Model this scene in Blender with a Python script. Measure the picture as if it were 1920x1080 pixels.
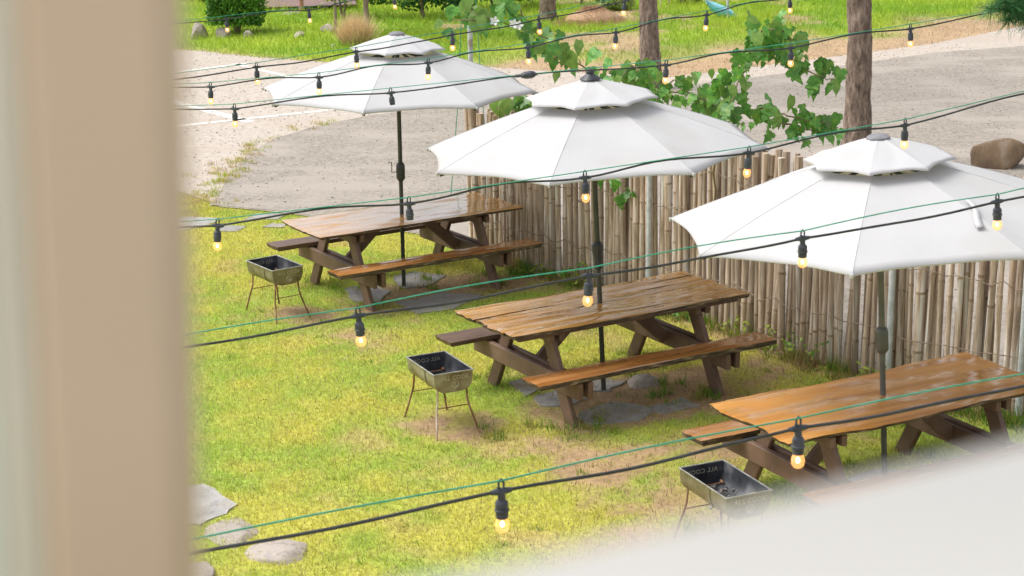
import bpy, bmesh, math, random
import numpy as np
from mathutils import Vector, Matrix, Euler

random.seed(7); rng = np.random.default_rng(7)
for o in list(bpy.data.objects): bpy.data.objects.remove(o)
SC = bpy.context.scene
COL = SC.collection
PI = math.pi

# ------------------------------------------------------------------ camera, sky, sun, exposure
F, PITCH, ROLL, H = 3300.0, 0.26464, -0.0120, 4.5603
cd = bpy.data.cameras.new('camera'); cam = bpy.data.objects.new('camera', cd); COL.objects.link(cam)
cd.sensor_width = 36; cd.lens = 36 * F / 1920; cd.clip_start = 0.02; cd.clip_end = 1500
cam.matrix_world = Matrix.Translation((0, 0, H)) @ Matrix.Rotation(PI / 2 - PITCH, 4, 'X') @ Matrix.Rotation(ROLL, 4, 'Z')
cd.dof.use_dof = True; cd.dof.focus_distance = 13.5; cd.dof.aperture_fstop = 7.6
SC.camera = cam
SUN_EL, SUN_AZ = math.radians(55), math.radians(-82)       # sun to the left, a little behind the camera
w = bpy.data.worlds.new('World'); SC.world = w; w.use_nodes = True
nt = w.node_tree; bg = nt.nodes['Background']
sky = nt.nodes.new('ShaderNodeTexSky'); sky.sky_type = 'NISHITA'; sky.sun_disc = False
sky.sun_elevation = SUN_EL; sky.sun_rotation = SUN_AZ; sky.dust_density = 4.0; sky.air_density = 1.0
hs = nt.nodes.new('ShaderNodeHueSaturation'); hs.inputs['Saturation'].default_value = 0.22   # thin overcast
nt.links.new(sky.outputs[0], hs.inputs['Color']); nt.links.new(hs.outputs[0], bg.inputs[0])
bg.inputs[1].default_value = 0.15
sl = bpy.data.lights.new('sun', 'SUN'); sl.energy = 0.95; sl.angle = math.radians(30); sl.color = (1, .95, .87)
sun = bpy.data.objects.new('sun', sl); COL.objects.link(sun)
sd = Vector((math.sin(SUN_AZ) * math.cos(SUN_EL), math.cos(SUN_AZ) * math.cos(SUN_EL), math.sin(SUN_EL)))
sun.rotation_euler = sd.to_track_quat('Z', 'Y').to_euler()
vs = SC.view_settings; vs.view_transform = 'Standard'; vs.look = 'None'; vs.gamma = 1; vs.exposure = 0.76

# ------------------------------------------------------------------ pixel (1920x1080) -> world
def ray(x, y):
    c, s = math.cos(ROLL), math.sin(ROLL); dx, dy = x - 960, y - 540
    X = c * dx + s * dy; Y = -s * dx + c * dy
    return Vector((X / F, math.cos(PITCH) - Y / F * math.sin(PITCH), -math.sin(PITCH) - Y / F * math.cos(PITCH)))
def at(x, y, z=0.0):
    v = ray(x, y); return Vector((0, 0, H)) + v * ((z - H) / v.z)
def aty(x, y, Y):
    v = ray(x, y); return Vector((0, 0, H)) + v * (Y / v.y)
def topix(P):
    P = np.asarray(P, float); X, Y, Z = P[..., 0], P[..., 1], P[..., 2] - H
    d = Y * math.cos(PITCH) - Z * math.sin(PITCH); u = Y * math.sin(PITCH) + Z * math.cos(PITCH)
    d = np.where(d < .05, .05, d); x = F * X / d; y = -F * u / d; c, s = math.cos(ROLL), math.sin(ROLL)
    return 960 + c * x - s * y, 540 + s * x + c * y

# ------------------------------------------------------------------ helpers
_lat = {}
def vnoise(x, y, seed=0):
    if seed not in _lat: _lat[seed] = np.random.default_rng(seed + 100).random((256, 256))
    L = _lat[seed]; x = np.asarray(x, float); y = np.asarray(y, float)
    xi = np.floor(x).astype(int); yi = np.floor(y).astype(int); fx = x - xi; fy = y - yi
    fx = fx * fx * (3 - 2 * fx); fy = fy * fy * (3 - 2 * fy)
    a = L[xi % 256, yi % 256]; b = L[(xi + 1) % 256, yi % 256]; c = L[xi % 256, (yi + 1) % 256]; d = L[(xi + 1) % 256, (yi + 1) % 256]
    return (a * (1 - fx) + b * fx) * (1 - fy) + (c * (1 - fx) + d * fx) * fy
def fbm(x, y, seed=0, o=4):
    t = 0; a = .5; n = 0
    for k in range(o): t = t + a * vnoise(x * 2 ** k, y * 2 ** k, seed + k); n += a; a *= .55
    return t / n
def sstep(a, b, x): t = np.clip((x - a) / (b - a), 0, 1); return t * t * (3 - 2 * t)

def tag(o, label, cat, group=None, kind=None):
    if label: o['label'] = label
    if cat: o['category'] = cat
    if group: o['group'] = group
    if kind: o['kind'] = kind
    return o
def empty(name, loc=(0, 0, 0), rz=0):
    o = bpy.data.objects.new(name, None); COL.objects.link(o); o.location = loc; o.rotation_euler.z = rz
    o.empty_display_size = .1; return o
def obj(name, me, parent=None, mats=None):
    o = bpy.data.objects.new(name, me); COL.objects.link(o)
    if parent: o.parent = parent
    if mats is not None:
        for m in (mats if isinstance(mats, (list, tuple)) else [mats]): me.materials.append(m)
    return o
def mesh(name, v, f, smooth=False, fm=None):
    me = bpy.data.meshes.new(name); me.from_pydata([tuple(p) for p in v], [], f); me.update()
    if smooth: me.polygons.foreach_set('use_smooth', [True] * len(me.polygons))
    if fm is not None: me.polygons.foreach_set('material_index', fm)
    return me
def npmesh(name, v, f, col=None, smooth=False):
    """v (n,3), f (m,k) arrays"""
    me = bpy.data.meshes.new(name); v = np.ascontiguousarray(v, np.float32); f = np.ascontiguousarray(f, np.int32); m, k = f.shape
    me.vertices.add(len(v)); me.vertices.foreach_set('co', v.ravel())
    me.loops.add(m * k); me.loops.foreach_set('vertex_index', f.ravel())
    me.polygons.add(m); me.polygons.foreach_set('loop_start', np.arange(0, m * k, k, dtype=np.int32))
    me.update(calc_edges=True)
    if col is not None:
        a = me.color_attributes.new('col', 'FLOAT_COLOR', 'POINT'); c = np.ones((len(v), 4), np.float32); c[:, :3] = col
        a.data.foreach_set('color', c.ravel())
    if smooth: me.polygons.foreach_set('use_smooth', np.ones(m, bool))
    return me
class G:
    """collects geometry for ONE mesh"""
    def __init__(s): s.v = []; s.f = []; s.m = []
    def add(s, v, f, mi=0):
        b = len(s.v); s.v += [Vector(p) for p in v]; s.f += [tuple(i + b for i in q) for q in f]; s.m += [mi] * len(f); return s
    def box(s, c, d, M=None, mi=0):
        x, y, z = d[0] / 2, d[1] / 2, d[2] / 2; M = M or Matrix()
        b = min(d) * .12
        # chamfered along every edge by a small bevel: 24 verts
        vs = []; bm = bmesh.new(); bmesh.ops.create_cube(bm, size=1)
        for q in bm.verts: q.co = Vector((q.co.x * d[0], q.co.y * d[1], q.co.z * d[2]))
        bmesh.ops.bevel(bm, geom=bm.edges[:] , offset=min(b, .006), segments=1, affect='EDGES')
        bm.verts.index_update()
        s.add([M @ (q.co + Vector(c)) for q in bm.verts], [[q.index for q in f.verts] for f in bm.faces], mi); bm.free(); return s
    def beam(s, a, b, wd, ht, up=(0, 0, 1), mi=0):
        a, b = Vector(a), Vector(b); d = (b - a); L = d.length; x = d.normalized(); z = Vector(up); y = z.cross(x).normalized(); z = x.cross(y)
        M = Matrix((x, y, z)).transposed().to_4x4(); M.translation = (a + b) / 2
        return s.box((0, 0, 0), (L, wd, ht), M, mi)
    def tube(s, pts, r, n=8, cap=True, mi=0):
        pts = [Vector(p) for p in pts]; rs = r if isinstance(r, (list, tuple)) else [r] * len(pts); vs = []; fs = []
        ref = None
        for i, p in enumerate(pts):
            d = (pts[min(i + 1, len(pts) - 1)] - pts[max(i - 1, 0)]).normalized()
            if ref is None: ref = Vector((1, 0, 0)) if abs(d.x) < .8 else Vector((0, 1, 0))
            y = d.cross(ref).normalized(); x = y.cross(d); ref = x
            for k in range(n):
                t = 2 * PI * k / n; vs.append(p + (x * math.cos(t) + y * math.sin(t)) * rs[i])
        for i in range(len(pts) - 1):
            for k in range(n): fs.append((i * n + k, i * n + (k + 1) % n, (i + 1) * n + (k + 1) % n, (i + 1) * n + k))
        if cap: fs += [tuple(range(n))[::-1], tuple(range((len(pts) - 1) * n, len(pts) * n))]
        return s.add(vs, fs, mi)
    def lathe(s, prof, n=16, M=None, mi=0):
        M = M or Matrix(); vs = []; fs = []
        for r, z in prof:
            for k in range(n): t = 2 * PI * k / n; vs.append(M @ Vector((r * math.cos(t), r * math.sin(t), z)))
        for i in range(len(prof) - 1):
            for k in range(n): fs.append((i * n + k, i * n + (k + 1) % n, (i + 1) * n + (k + 1) % n, (i + 1) * n + k))
        fs += [tuple(range(n))[::-1], tuple(range((len(prof) - 1) * n, len(prof) * n))]
        return s.add(vs, fs, mi)
    def mesh(s, name, smooth=False): return mesh(name, s.v, s.f, smooth, s.m)
    def obj(s, name, mats, parent=None, smooth=False):
        me = s.mesh(name, smooth)
        if smooth: 
            try: me.set_sharp_from_angle(angle=math.radians(40))
            except Exception: pass
        return obj(name, me, parent, mats)
def copy_tree(o, parent=None):
    c = o.copy(); COL.objects.link(c); c.parent = parent
    for ch in list(o.children): copy_tree(ch, c)
    return c

# ------------------------------------------------------------------ materials
def material(name, stops, rough=.6, scale=4.0, stretch=(1, 1, 1), detail=5, bump=0.0, bscale=None, metal=0.0, rand=.0,
             rough2=None, spec=.5, coat=0.0, distort=0.0, nrough=.6, attr=False, transl=0.0, stain=None, coatrough=.05, bstretch=None):
    m = bpy.data.materials.new(name); m.use_nodes = True; n = m.node_tree.nodes; L = m.node_tree.links; b = n['Principled BSDF']
    tc = n.new('ShaderNodeTexCoord'); oi = n.new('ShaderNodeObjectInfo')
    mp = n.new('ShaderNodeMapping'); mp.inputs['Scale'].default_value = stretch; L.new(tc.outputs['Object'], mp.inputs['Vector'])
    mul = n.new('ShaderNodeMath'); mul.operation = 'MULTIPLY'; mul.inputs[1].default_value = 53.7; L.new(oi.outputs['Random'], mul.inputs[0])
    L.new(mul.outputs[0], mp.inputs['Location'])
    nz = n.new('ShaderNodeTexNoise'); nz.inputs['Scale'].default_value = scale; nz.inputs['Detail'].default_value = detail
    nz.inputs['Roughness'].default_value = nrough; nz.inputs['Distortion'].default_value = distort
    L.new(mp.outputs[0], nz.inputs['Vector'])
    if attr:
        at_ = n.new('ShaderNodeAttribute'); at_.attribute_name = 'col'; colout = at_.outputs['Color']
        if stops:                                             # fine grain over the attribute colour
            cr = n.new('ShaderNodeValToRGB'); ramp(cr, stops); L.new(nz.outputs['Fac'], cr.inputs['Fac'])
            mx = n.new('ShaderNodeMix'); mx.data_type = 'RGBA'; mx.blend_type = 'MULTIPLY'; mx.inputs[0].default_value = 1
            L.new(colout, mx.inputs[6]); L.new(cr.outputs[0], mx.inputs[7]); colout = mx.outputs[2]
    else:
        cr = n.new('ShaderNodeValToRGB'); ramp(cr, stops); L.new(nz.outputs['Fac'], cr.inputs['Fac']); colout = cr.outputs['Color']
    if stain:                                                 # (scale, colour, lo, hi, stretch)
        mp2 = n.new('ShaderNodeMapping'); mp2.inputs['Scale'].default_value = stain[4] if len(stain) > 4 else (1, 1, 1)
        L.new(tc.outputs['Object'], mp2.inputs['Vector']); L.new(mul.outputs[0], mp2.inputs['Location'])
        n2 = n.new('ShaderNodeTexNoise'); n2.inputs['Scale'].default_value = stain[0]; n2.inputs['Detail'].default_value = 6; L.new(mp2.outputs[0], n2.inputs['Vector'])
        mr = n.new('ShaderNodeMapRange'); mr.inputs[1].default_value = stain[2]; mr.inputs[2].default_value = stain[3]; L.new(n2.outputs['Fac'], mr.inputs[0])
        mx = n.new('ShaderNodeMix'); mx.data_type = 'RGBA'; mx.inputs[7].default_value = (*stain[1], 1); L.new(mr.outputs[0], mx.inputs[0]); L.new(colout, mx.inputs[6]); colout = mx.outputs[2]
    if rand:
        h = n.new('ShaderNodeHueSaturation'); mr = n.new('ShaderNodeMapRange'); mr.inputs[3].default_value = 1 - rand; mr.inputs[4].default_value = 1 + rand
        L.new(oi.outputs['Random'], mr.inputs[0]); L.new(mr.outputs[0], h.inputs['Value']); L.new(colout, h.inputs['Color']); colout = h.outputs[0]
    L.new(colout, b.inputs['Base Color']); b.inputs['Roughness'].default_value = rough; b.inputs['Metallic'].default_value = metal
    b.inputs['Specular IOR Level'].default_value = spec; b.inputs['Coat Weight'].default_value = coat; b.inputs['Coat Roughness'].default_value = coatrough
    if rough2 is not None:
        mr = n.new('ShaderNodeMapRange'); mr.inputs[1].default_value = .3; mr.inputs[2].default_value = .7; mr.inputs[3].default_value = rough; mr.inputs[4].default_value = rough2
        L.new(nz.outputs['Fac'], mr.inputs[0]); L.new(mr.outputs[0], b.inputs['Roughness'])
    if bump:
        n3 = n.new('ShaderNodeTexNoise'); n3.inputs['Scale'].default_value = bscale or scale * 3; n3.inputs['Detail'].default_value = 6
        if bstretch:
            mp3 = n.new('ShaderNodeMapping'); mp3.inputs['Scale'].default_value = bstretch; L.new(tc.outputs['Object'], mp3.inputs['Vector']); L.new(mul.outputs[0], mp3.inputs['Location']); L.new(mp3.outputs[0], n3.inputs['Vector'])
        else: L.new(mp.outputs[0], n3.inputs['Vector'])
        bp = n.new('ShaderNodeBump'); bp.inputs['Strength'].default_value = bump; bp.inputs['Distance'].default_value = .01
        L.new(n3.outputs['Fac'], bp.inputs['Height']); L.new(bp.outputs[0], b.inputs['Normal'])
        if coat: L.new(bp.outputs[0], b.inputs['Coat Normal'])
    if transl:
        tr = n.new('ShaderNodeBsdfTranslucent'); L.new(colout, tr.inputs['Color']); ms = n.new('ShaderNodeMixShader'); ms.inputs[0].default_value = transl
        L.new(b.outputs[0], ms.inputs[1]); L.new(tr.outputs[0], ms.inputs[2]); L.new(ms.outputs[0], n['Material Output'].inputs['Surface'])
    return m
def ramp(cr, stops):
    e = cr.color_ramp.elements
    while len(e) < len(stops): e.new(.5)
    for q, (p, c) in zip(e, stops): q.position = p; q.color = (*c, 1)
def wet(m, lo, hi, dry_):
    n = m.node_tree.nodes; L = m.node_tree.links; b = n['Principled BSDF']; tc = n.new('ShaderNodeTexCoord'); mp = n.new('ShaderNodeMapping'); mp.inputs['Scale'].default_value = (.9, 3.2, 1)
    nz = n.new('ShaderNodeTexNoise'); nz.inputs['Scale'].default_value = 1.9; nz.inputs['Detail'].default_value = 7; mr = n.new('ShaderNodeMapRange'); mr.inputs[1].default_value = lo; mr.inputs[2].default_value = hi; mr.inputs[3].default_value = dry_; mr.inputs[4].default_value = 1
    L.new(tc.outputs['Object'], mp.inputs[0]); L.new(mp.outputs[0], nz.inputs['Vector']); L.new(nz.outputs['Fac'], mr.inputs[0]); L.new(mr.outputs[0], b.inputs['Coat Weight'])
    m2 = n.new('ShaderNodeMapRange'); m2.inputs[1].default_value = lo; m2.inputs[2].default_value = hi; m2.inputs[3].default_value = .5; m2.inputs[4].default_value = .16; L.new(nz.outputs['Fac'], m2.inputs[0]); L.new(m2.outputs[0], b.inputs['Roughness'])
    return m
mt = {}
mt['soil'] = material('soil', [(.3, (.23, .15, .09)), (.7, (.36, .27, .17))], .95, 3, bump=.5, bscale=30)
mt['lawn'] = material('lawn_ground', [(.25, (.62, .6, .55)), (.75, (1.15, 1.12, 1.05))], .95, 22, attr=True, bump=.7, bscale=60)
mt['blade'] = material('grass_blades', None, .55, attr=True, transl=.35, spec=.3)
mt['leafcloud'] = material('foliage', None, .45, attr=True, transl=.25, spec=.4)
mt['concrete'] = material('pale_concrete', [(.32, (.37, .31, .255)), (.5, (.47, .41, .35)), (.68, (.57, .51, .445))], .9, 12, detail=9, bump=.5, bscale=25, nrough=.72, stain=(.35, (.45, .37, .31), .52, .75, (1, 2.2, 1)))
mt['asphalt'] = material('grey_weathered_tarmac', [(.34, (.16, .142, .12)), (.5, (.30, .263, .222)), (.66, (.46, .405, .345))], .92, 16, (1, 1, 1), 10, bump=.8, bscale=45, nrough=.82, stain=(.7, (.37, .325, .28), .47, .62, (1, 1.6, 1)))
mt['paint'] = material('road_paint', [(.3, (.62, .58, .52)), (.6, (.8, .78, .74))], .8, 6, nrough=.8)
mt['stone'] = material('grey_slab', [(.3, (.24, .232, .222)), (.7, (.40, .385, .365))], .75, 9, bump=.8, bscale=26, nrough=.75, rand=.12, stain=(4, (.30, .25, .18), .55, .75))
mt['rock'] = material('pale_rock', [(.3, (.20, .175, .155)), (.5, (.41, .355, .305)), (.7, (.29, .27, .255))], .9, 7, bump=1, bscale=18, nrough=.75, rand=.1)
mt['boulder'] = material('brown_boulder', [(.3, (.09, .06, .038)), (.52, (.20, .135, .08)), (.7, (.32, .26, .21))], .85, 3.5, (1, 1, .5), bump=1, bscale=9)
mt['bark'] = material('pine_bark', [(.36, (.045, .032, .025)), (.5, (.19, .14, .105)), (.66, (.36, .285, .225))], .95, 16, (1, 1, .32), 8, bump=1, bscale=22, nrough=.75)
mt['bark2'] = material('smooth_bark', [(.3, (.20, .15, .11)), (.7, (.34, .27, .21))], .9, 9, (1, 1, .3), bump=.5)
mt['bamboo'] = material('weathered_bamboo', [(.32, (.22, .155, .11)), (.5, (.43, .33, .25)), (.68, (.62, .51, .40))], .8, 6, (7, 7, .8), 8, bump=.6, bscale=10, rand=.32, nrough=.7, stain=(3.4, (.68, .65, .61), .55, .68, (6, 6, .7)))
mt['node'] = material('dark_bamboo_node', [(.4, (.23, .16, .11)), (.6, (.42, .32, .23))], .85, 12, rand=.3)
mt['wire'] = material('rusty_wire', [(.4, (.16, .10, .07)), (.6, (.3, .24, .19))], .7, 20)
mt['pipe'] = material('grey_blue_pipe', [(.4, (.45, .48, .50)), (.6, (.60, .63, .65))], .5, 12, stain=(6, (.35, .3, .26), .6, .7))
mt['timber'] = material('brown_painted_timber', [(.3, (.11, .062, .043)), (.6, (.175, .105, .074)), (.8, (.24, .155, .112))], .55, 4, (1, 1, 1), 7, bump=.35, bscale=25, rand=.08)
def wood(name, a, b, c, rough, rough2, bump=.18):
    return material(name, [(.3, a), (.5, b), (.7, c)], rough, 1.6, (.55, 9, 3), 7, bump=bump, bscale=2.2, bstretch=(.8, 11, 3), rough2=rough2, coat=1.0, distort=.4, coatrough=.035, nrough=.5)
mt['top'] = wood('wet_varnished_top', (.36, .165, .038), (.47, .23, .055), (.55, .29, .085), .22, .12, .10)
mt['top2'] = wood('wet_orange_slab', (.40, .16, .028), (.54, .235, .045), (.62, .31, .085), .22, .36, .2)
mt['bench'] = wood('wet_bench_board', (.26, .10, .028), (.37, .155, .042), (.46, .21, .068), .15, .25, .15)
wet(mt['top'], .36, .46, .35); wet(mt['top2'], .46, .56, .1); wet(mt['bench'], .42, .54, .2)
mt['bench_dry'] = material('dull_bench_board', [(.3, (.09, .05, .036)), (.7, (.17, .105, .075))], .5, 3, (1, 8, 3), bump=.3)
mt['edge'] = material('frayed_pale_edge', [(.38, (.045, .032, .022)), (.55, (.13, .09, .055)), (.75, (.45, .35, .22))], .8, 7, (1, 1, 7), 5, bump=.6)
mt['canvas'] = material('white_canvas', [(.3, (.515, .515, .528)), (.7, (.56, .56, .57))], .85, 2.0, bump=.22, bscale=5, spec=.2, stain=(1.6, (.50, .49, .475), .54, .74), transl=.08)
mt['pole'] = material('dark_green_grey_pole', [(.4, (.035, .042, .036)), (.6, (.055, .062, .055))], .4, 8)
mt['pole2'] = material('mid_grey_pole', [(.4, (.085, .092, .088)), (.6, (.115, .12, .115))], .42, 8)
mt['plastic'] = material('dark_plastic', [(.4, (.028, .031, .037)), (.6, (.045, .05, .058))], .45, 20)
mt['socket'] = material('slate_rubber', [(.4, (.035, .043, .055)), (.6, (.06, .07, .085))], .5, 30)
mt['cap'] = material('grey_finial', [(.4, (.18, .18, .19)), (.6, (.24, .24, .25))], .5, 20)
mt['cable'] = material('black_cable', [(.4, (.022, .026, .03)), (.6, (.04, .045, .05))], .5, 10)
mt['green'] = material('green_wire', [(.4, (.02, .27, .16)), (.6, (.04, .36, .24))], .4, 10)
mt['steel'] = material('stained_galvanised_steel', [(.3, (.15, .11, .06)), (.5, (.28, .245, .16)), (.7, (.40, .37, .28))], .42, 5, (1, 1, 1.6), 6, metal=.65, rough2=.62, bump=.08, rand=.1, stain=(3, (.10, .07, .04), .58, .75, (3, 3, .6)))
mt['rim'] = material('bright_steel_rim', [(.4, (.36, .36, .35)), (.6, (.56, .57, .57))], .4, 12, metal=.7)
mt['soot'] = material('sooty_inside', [(.35, (.018, .02, .024)), (.55, (.06, .065, .075)), (.75, (.22, .22, .23))], .55, 5, metal=.3, bump=.2)
mt['ash'] = material('ash_and_charcoal', [(.4, (.03, .03, .03)), (.6, (.32, .28, .26))], .95, 30, bump=1)
mt['rust'] = material('rusty_rod', [(.35, (.10, .045, .025)), (.5, (.24, .105, .05)), (.68, (.36, .24, .16))], .75, 14, (1, 1, .5), 6, bump=.3)
mt['cream'] = material('cream_paint', [(.3, (.445, .435, .41)), (.7, (.47, .46, .435))], .5, 3)
mt['tan'] = material('tan_post_paint', [(.3, (.64, .50, .35)), (.7, (.68, .54, .385))], .6, 3)
mt['pale'] = material('pale_green_grey_frame', [(.3, (.70, .75, .66)), (.7, (.74, .79, .70))], .5, 3)
mt['mid'] = material('post_blur_blend', [(.3, (.66, .62, .49)), (.7, (.69, .65, .52))], .55, 3)  # averaged pale and tan tone, stands in for lens blur on the post
mt['blue'] = material('pale_blue_sheet', [(.42, (.16, .56, .68)), (.6, (.34, .72, .80))], .5, 3, stain=(1.6, (.04, .26, .52), .56, .64, (.6, .6, 2.5)))
mt['white'] = material('white_sheet', [(.3, (.7, .76, .8)), (.7, (.82, .84, .85))], .6, 4)
mt['straw'] = material('straw', None, .8, attr=True, transl=.1)
mt['paving'] = material('red_brown_paving', [(.3, (.16, .095, .085)), (.7, (.27, .175, .155))], .85, 4, (1, 3, 1), 6, bump=.4)
mt['pink'] = material('pink_paint', [(.4, (.5, .22, .22)), (.6, (.58, .3, .28))], .6, 5)
mt['leafA'] = material('vine_leaf', [(.3, (.06, .21, .035)), (.55, (.13, .34, .05)), (.75, (.36, .46, .06))], .42, 3, rand=.3, transl=.3)
mt['leafB'] = material('vine_leaf_pale', [(.3, (.13, .28, .05)), (.7, (.27, .42, .08))], .42, 3, rand=.2, transl=.35)
mt['stem'] = material('vine_stem', [(.4, (.14, .12, .05)), (.6, (.24, .19, .10))], .8, 12)
mt['petal'] = material('white_petal', [(.4, (.78, .78, .74)), (.6, (.82, .82, .8))], .7, 5, transl=.3)
# bulb glass and glowing filament
g = bpy.data.materials.new('amber_bulb_glass'); g.use_nodes = True; n = g.node_tree.nodes; L = g.node_tree.links
tr = n.new('ShaderNodeBsdfTransparent'); tr.inputs[0].default_value = (1, .86, .70, 1)
b = n['Principled BSDF']; b.inputs['Base Color'].default_value = (1, .72, .45, 1); b.inputs['Roughness'].default_value = .08
b.inputs['Emission Color'].default_value = (1, .42, .13, 1); b.inputs['Emission Strength'].default_value = .8
ms = n.new('ShaderNodeMixShader'); ms.inputs[0].default_value = .26; L.new(tr.outputs[0], ms.inputs[1]); L.new(b.outputs[0], ms.inputs[2]); L.new(ms.outputs[0], n['Material Output'].inputs[0])
mt['glass'] = g
e = bpy.data.materials.new('glowing_filament'); e.use_nodes = True; b = e.node_tree.nodes['Principled BSDF']
b.inputs['Base Color'].default_value = (1, .8, .5, 1); b.inputs['Emission Color'].default_value = (1, .74, .36, 1); b.inputs['Emission Strength'].default_value = 9
mt['fil'] = e
mt['emboss'] = material('embossed_steel', [(.3, (.34, .31, .24)), (.7, (.62, .60, .52))], .35, 40, metal=.7)
mt['worn'] = material('half_rusted_rod', [(.4, (.30, .14, .07)), (.55, (.55, .46, .40))], .6, 5)

# ================================================================== SETTING
# fence line (world), lawn side below it
FP = [at(885, 462), at(985, 503), at(1300, 592), at(1540, 686), at(1740, 745), at(1915, 785)]
FP = [Vector((p.x, p.y, 0)) for p in FP]
d = (FP[-1] - FP[-2]).normalized(); FP.append(FP[-1] + d * 1.6)
fx = np.array([p.x for p in FP]); fy = np.array([p.y for p in FP])
def yard_edge(x):          # y where the lawn ends and the yard begins
    xs = np.array([-20, -6, at(345, 362).x, at(395, 388).x, at(530, 400).x] + list(fx) + [12, 20])
    ys = np.array([24, 23, at(345, 362).y, at(395, 388).y, at(530, 400).y] + list(fy + .12) + [6, 0])
    return np.interp(x, xs, ys)
big = mesh('ground', [(-400, -60, -.03), (400, -60, -.03), (400, 700, -.03), (-400, 700, -.03)], [(0, 1, 2, 3)])
tag(obj('ground', big, None, mt['soil']), None, None, kind='structure')

TC = [(-1.07, 16.93, .5696), (.742, 13.62, .5422), (2.50, 11.22, .4963)]          # table centres, yaw
def bare(x, y):            # how bare the lawn is, 0..1
    m = np.zeros_like(x)
    for (cx, cy, a), k in zip(TC, (.8, 1, .9)):
        u = (x - cx) * math.cos(a) + (y - cy) * math.sin(a); v = (x - cx) * math.sin(a) - (y - cy) * math.cos(a)
        m = np.maximum(m, k * np.exp(-((u - .15) / 1.15) ** 4 - ((v - .38) / .62) ** 4))
        m = np.maximum(m, .55 * np.exp(-((u - 1.4) / .9) ** 2 - ((v - .3) / .7) ** 2))
    for gx, gy, r, k in [(-2.0, 15.85, .5, .7), (-.4, 12.75, .45, .95), (-.15, 12.5, .5, .6), (1.4, 10.2, .8, .9), (-.55, 12.95, .35, .9), (-1.2, 15.2, .7, .5), (.55, 12.0, .9, .45), (2.0, 12.0, .6, .6), (2.4, 12.9, .7, .6), (.75, 11.9, .9, .74), (1.15, 11.0, .85, .76), (.8, 10.4, .8, .68), (.1, 12.3, .6, .75), (-.2, 12.1, .5, .5), (-1.3, 15.0, .6, .6), (1.6, 12.3, .7, .75), (1.9, 13.2, .6, .7)]:
        m = np.maximum(m, k * np.exp(-((x - gx) ** 2 + (y - gy) ** 2) / r ** 2))
    fd = np.interp(x, fx, fy) - y
    m = np.maximum(m, .75 * np.exp(-(fd / .55) ** 2) * (x > -.6))
    nz = fbm(x * 2.3, y * 2.3, 3) ; n2 = fbm(x * 9, y * 9, 9, 3)
    return np.clip(sstep(.30, .72, m + (nz - .5) * .75 + (n2 - .5) * .45), 0, 1)
def lawn_col(x, y):
    n1 = fbm(x * .55 + 5, y * .55, 21, 4)[..., None]; n2 = fbm(x * 3.1, y * 3.1, 31, 3)[..., None]
    yel = np.array([.72, .70, .13]); grn = np.array([.45, .62, .09]); stw = np.array([.76, .62, .26])
    t = sstep(.34, .66, n1 * .6 + n2 * .4); c = yel * (1 - t) + grn * t
    s = sstep(.60, .82, fbm(x * 1.7, y * 1.7, 41, 4))[..., None] * .7
    return c * (1 - s) + stw * s
def lawn_z(x, y): return .002 + .012 * fbm(x * 1.5, y * 1.5, 51, 3) * np.clip((yard_edge(x) - y) / .3, 0, 1)
nx, ny = 260, 330
X, Y = np.meshgrid(np.linspace(-9, 8, nx), np.linspace(4, 24.2, ny), indexing='ij')
Z = lawn_z(X, Y); bm_ = bare(X, Y)[..., None]
soil = np.array([.42, .29, .17]) * (1 - .45 * fbm(X * 4, Y * 4, 61)[..., None]) * 1.35
moss = np.array([.38, .40, .04]); ms_ = sstep(.55, .7, fbm(X * 2.6, Y * 2.6, 71))[..., None]
soil = soil * (1 - ms_ * .6) + moss * ms_ * .6
C = lawn_col(X, Y) * .72 * (1 - bm_) + soil * bm_
idx = np.arange(nx * ny).reshape(nx, ny)
f = np.stack([idx[:-1, :-1], idx[1:, :-1], idx[1:, 1:], idx[:-1, 1:]], -1)
keep = (Y < yard_edge(X) + .12)[:-1, :-1]
lawn = npmesh('lawn', np.stack([X, Y, Z], -1).reshape(-1, 3), f[keep], C.reshape(-1, 3), True)
tag(obj('lawn', lawn, None, mt['lawn']), None, None, kind='structure')

def sheet(name, pts, z, m, n=1):
    bm = bmesh.new(); vs = [bm.verts.new((p[0], p[1], z)) for p in pts]; fc = bm.faces.new(vs)
    if fc.normal.z < 0: fc.normal_flip()
    bmesh.ops.triangulate(bm, faces=[fc]); me = bpy.data.meshes.new(name); bm.to_mesh(me); bm.free()
    return tag(obj(name, me, None, m), None, None, kind='structure')
xe = list(np.linspace(-20, 20, 81)); ye = [float(yard_edge(np.array(q))) for q in xe]
yard = sheet('concrete_yard', [(a, b) for a, b in zip(xe, ye)] + [(20, 48), (-20, 48)], .016, mt['concrete'])
edge = [(395, 388), (405, 372), (430, 330), (470, 292), (520, 262), (590, 240), (700, 218), (850, 200), (1000, 182), (1250, 165), (1500, 135), (1750, 100), (1990, 82)]
A = [at(*q) for q in edge]
A2 = [(p.x + .10 * (random.random() - .5), p.y + .1 * (random.random() - .5)) for p in A]
low = [(q, float(yard_edge(np.array(q))) + .03) for q in np.linspace(11, at(395, 388).x + .02, 40)]
sheet('tarmac_patch', A2 + [(11.5, 22)] + low, .021, mt['asphalt'])
def stripe(p, q, wd, name='painted_line'):
    a, b = at(*p), at(*q); d = (b - a).normalized(); s = Vector((-d.y, d.x, 0)) * wd / 2
    sheet(name, [a - s, b - s, b + s, a + s], .020, mt['paint'])
stripe((250, 147), (462, 121), .16); stripe((440, 121), (560, 150), .12); stripe((250, 173), (470, 231), .18); stripe((300, 242), (640, 206), .13)
stripe((1770, 300), (1990, 296), .14)

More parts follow.
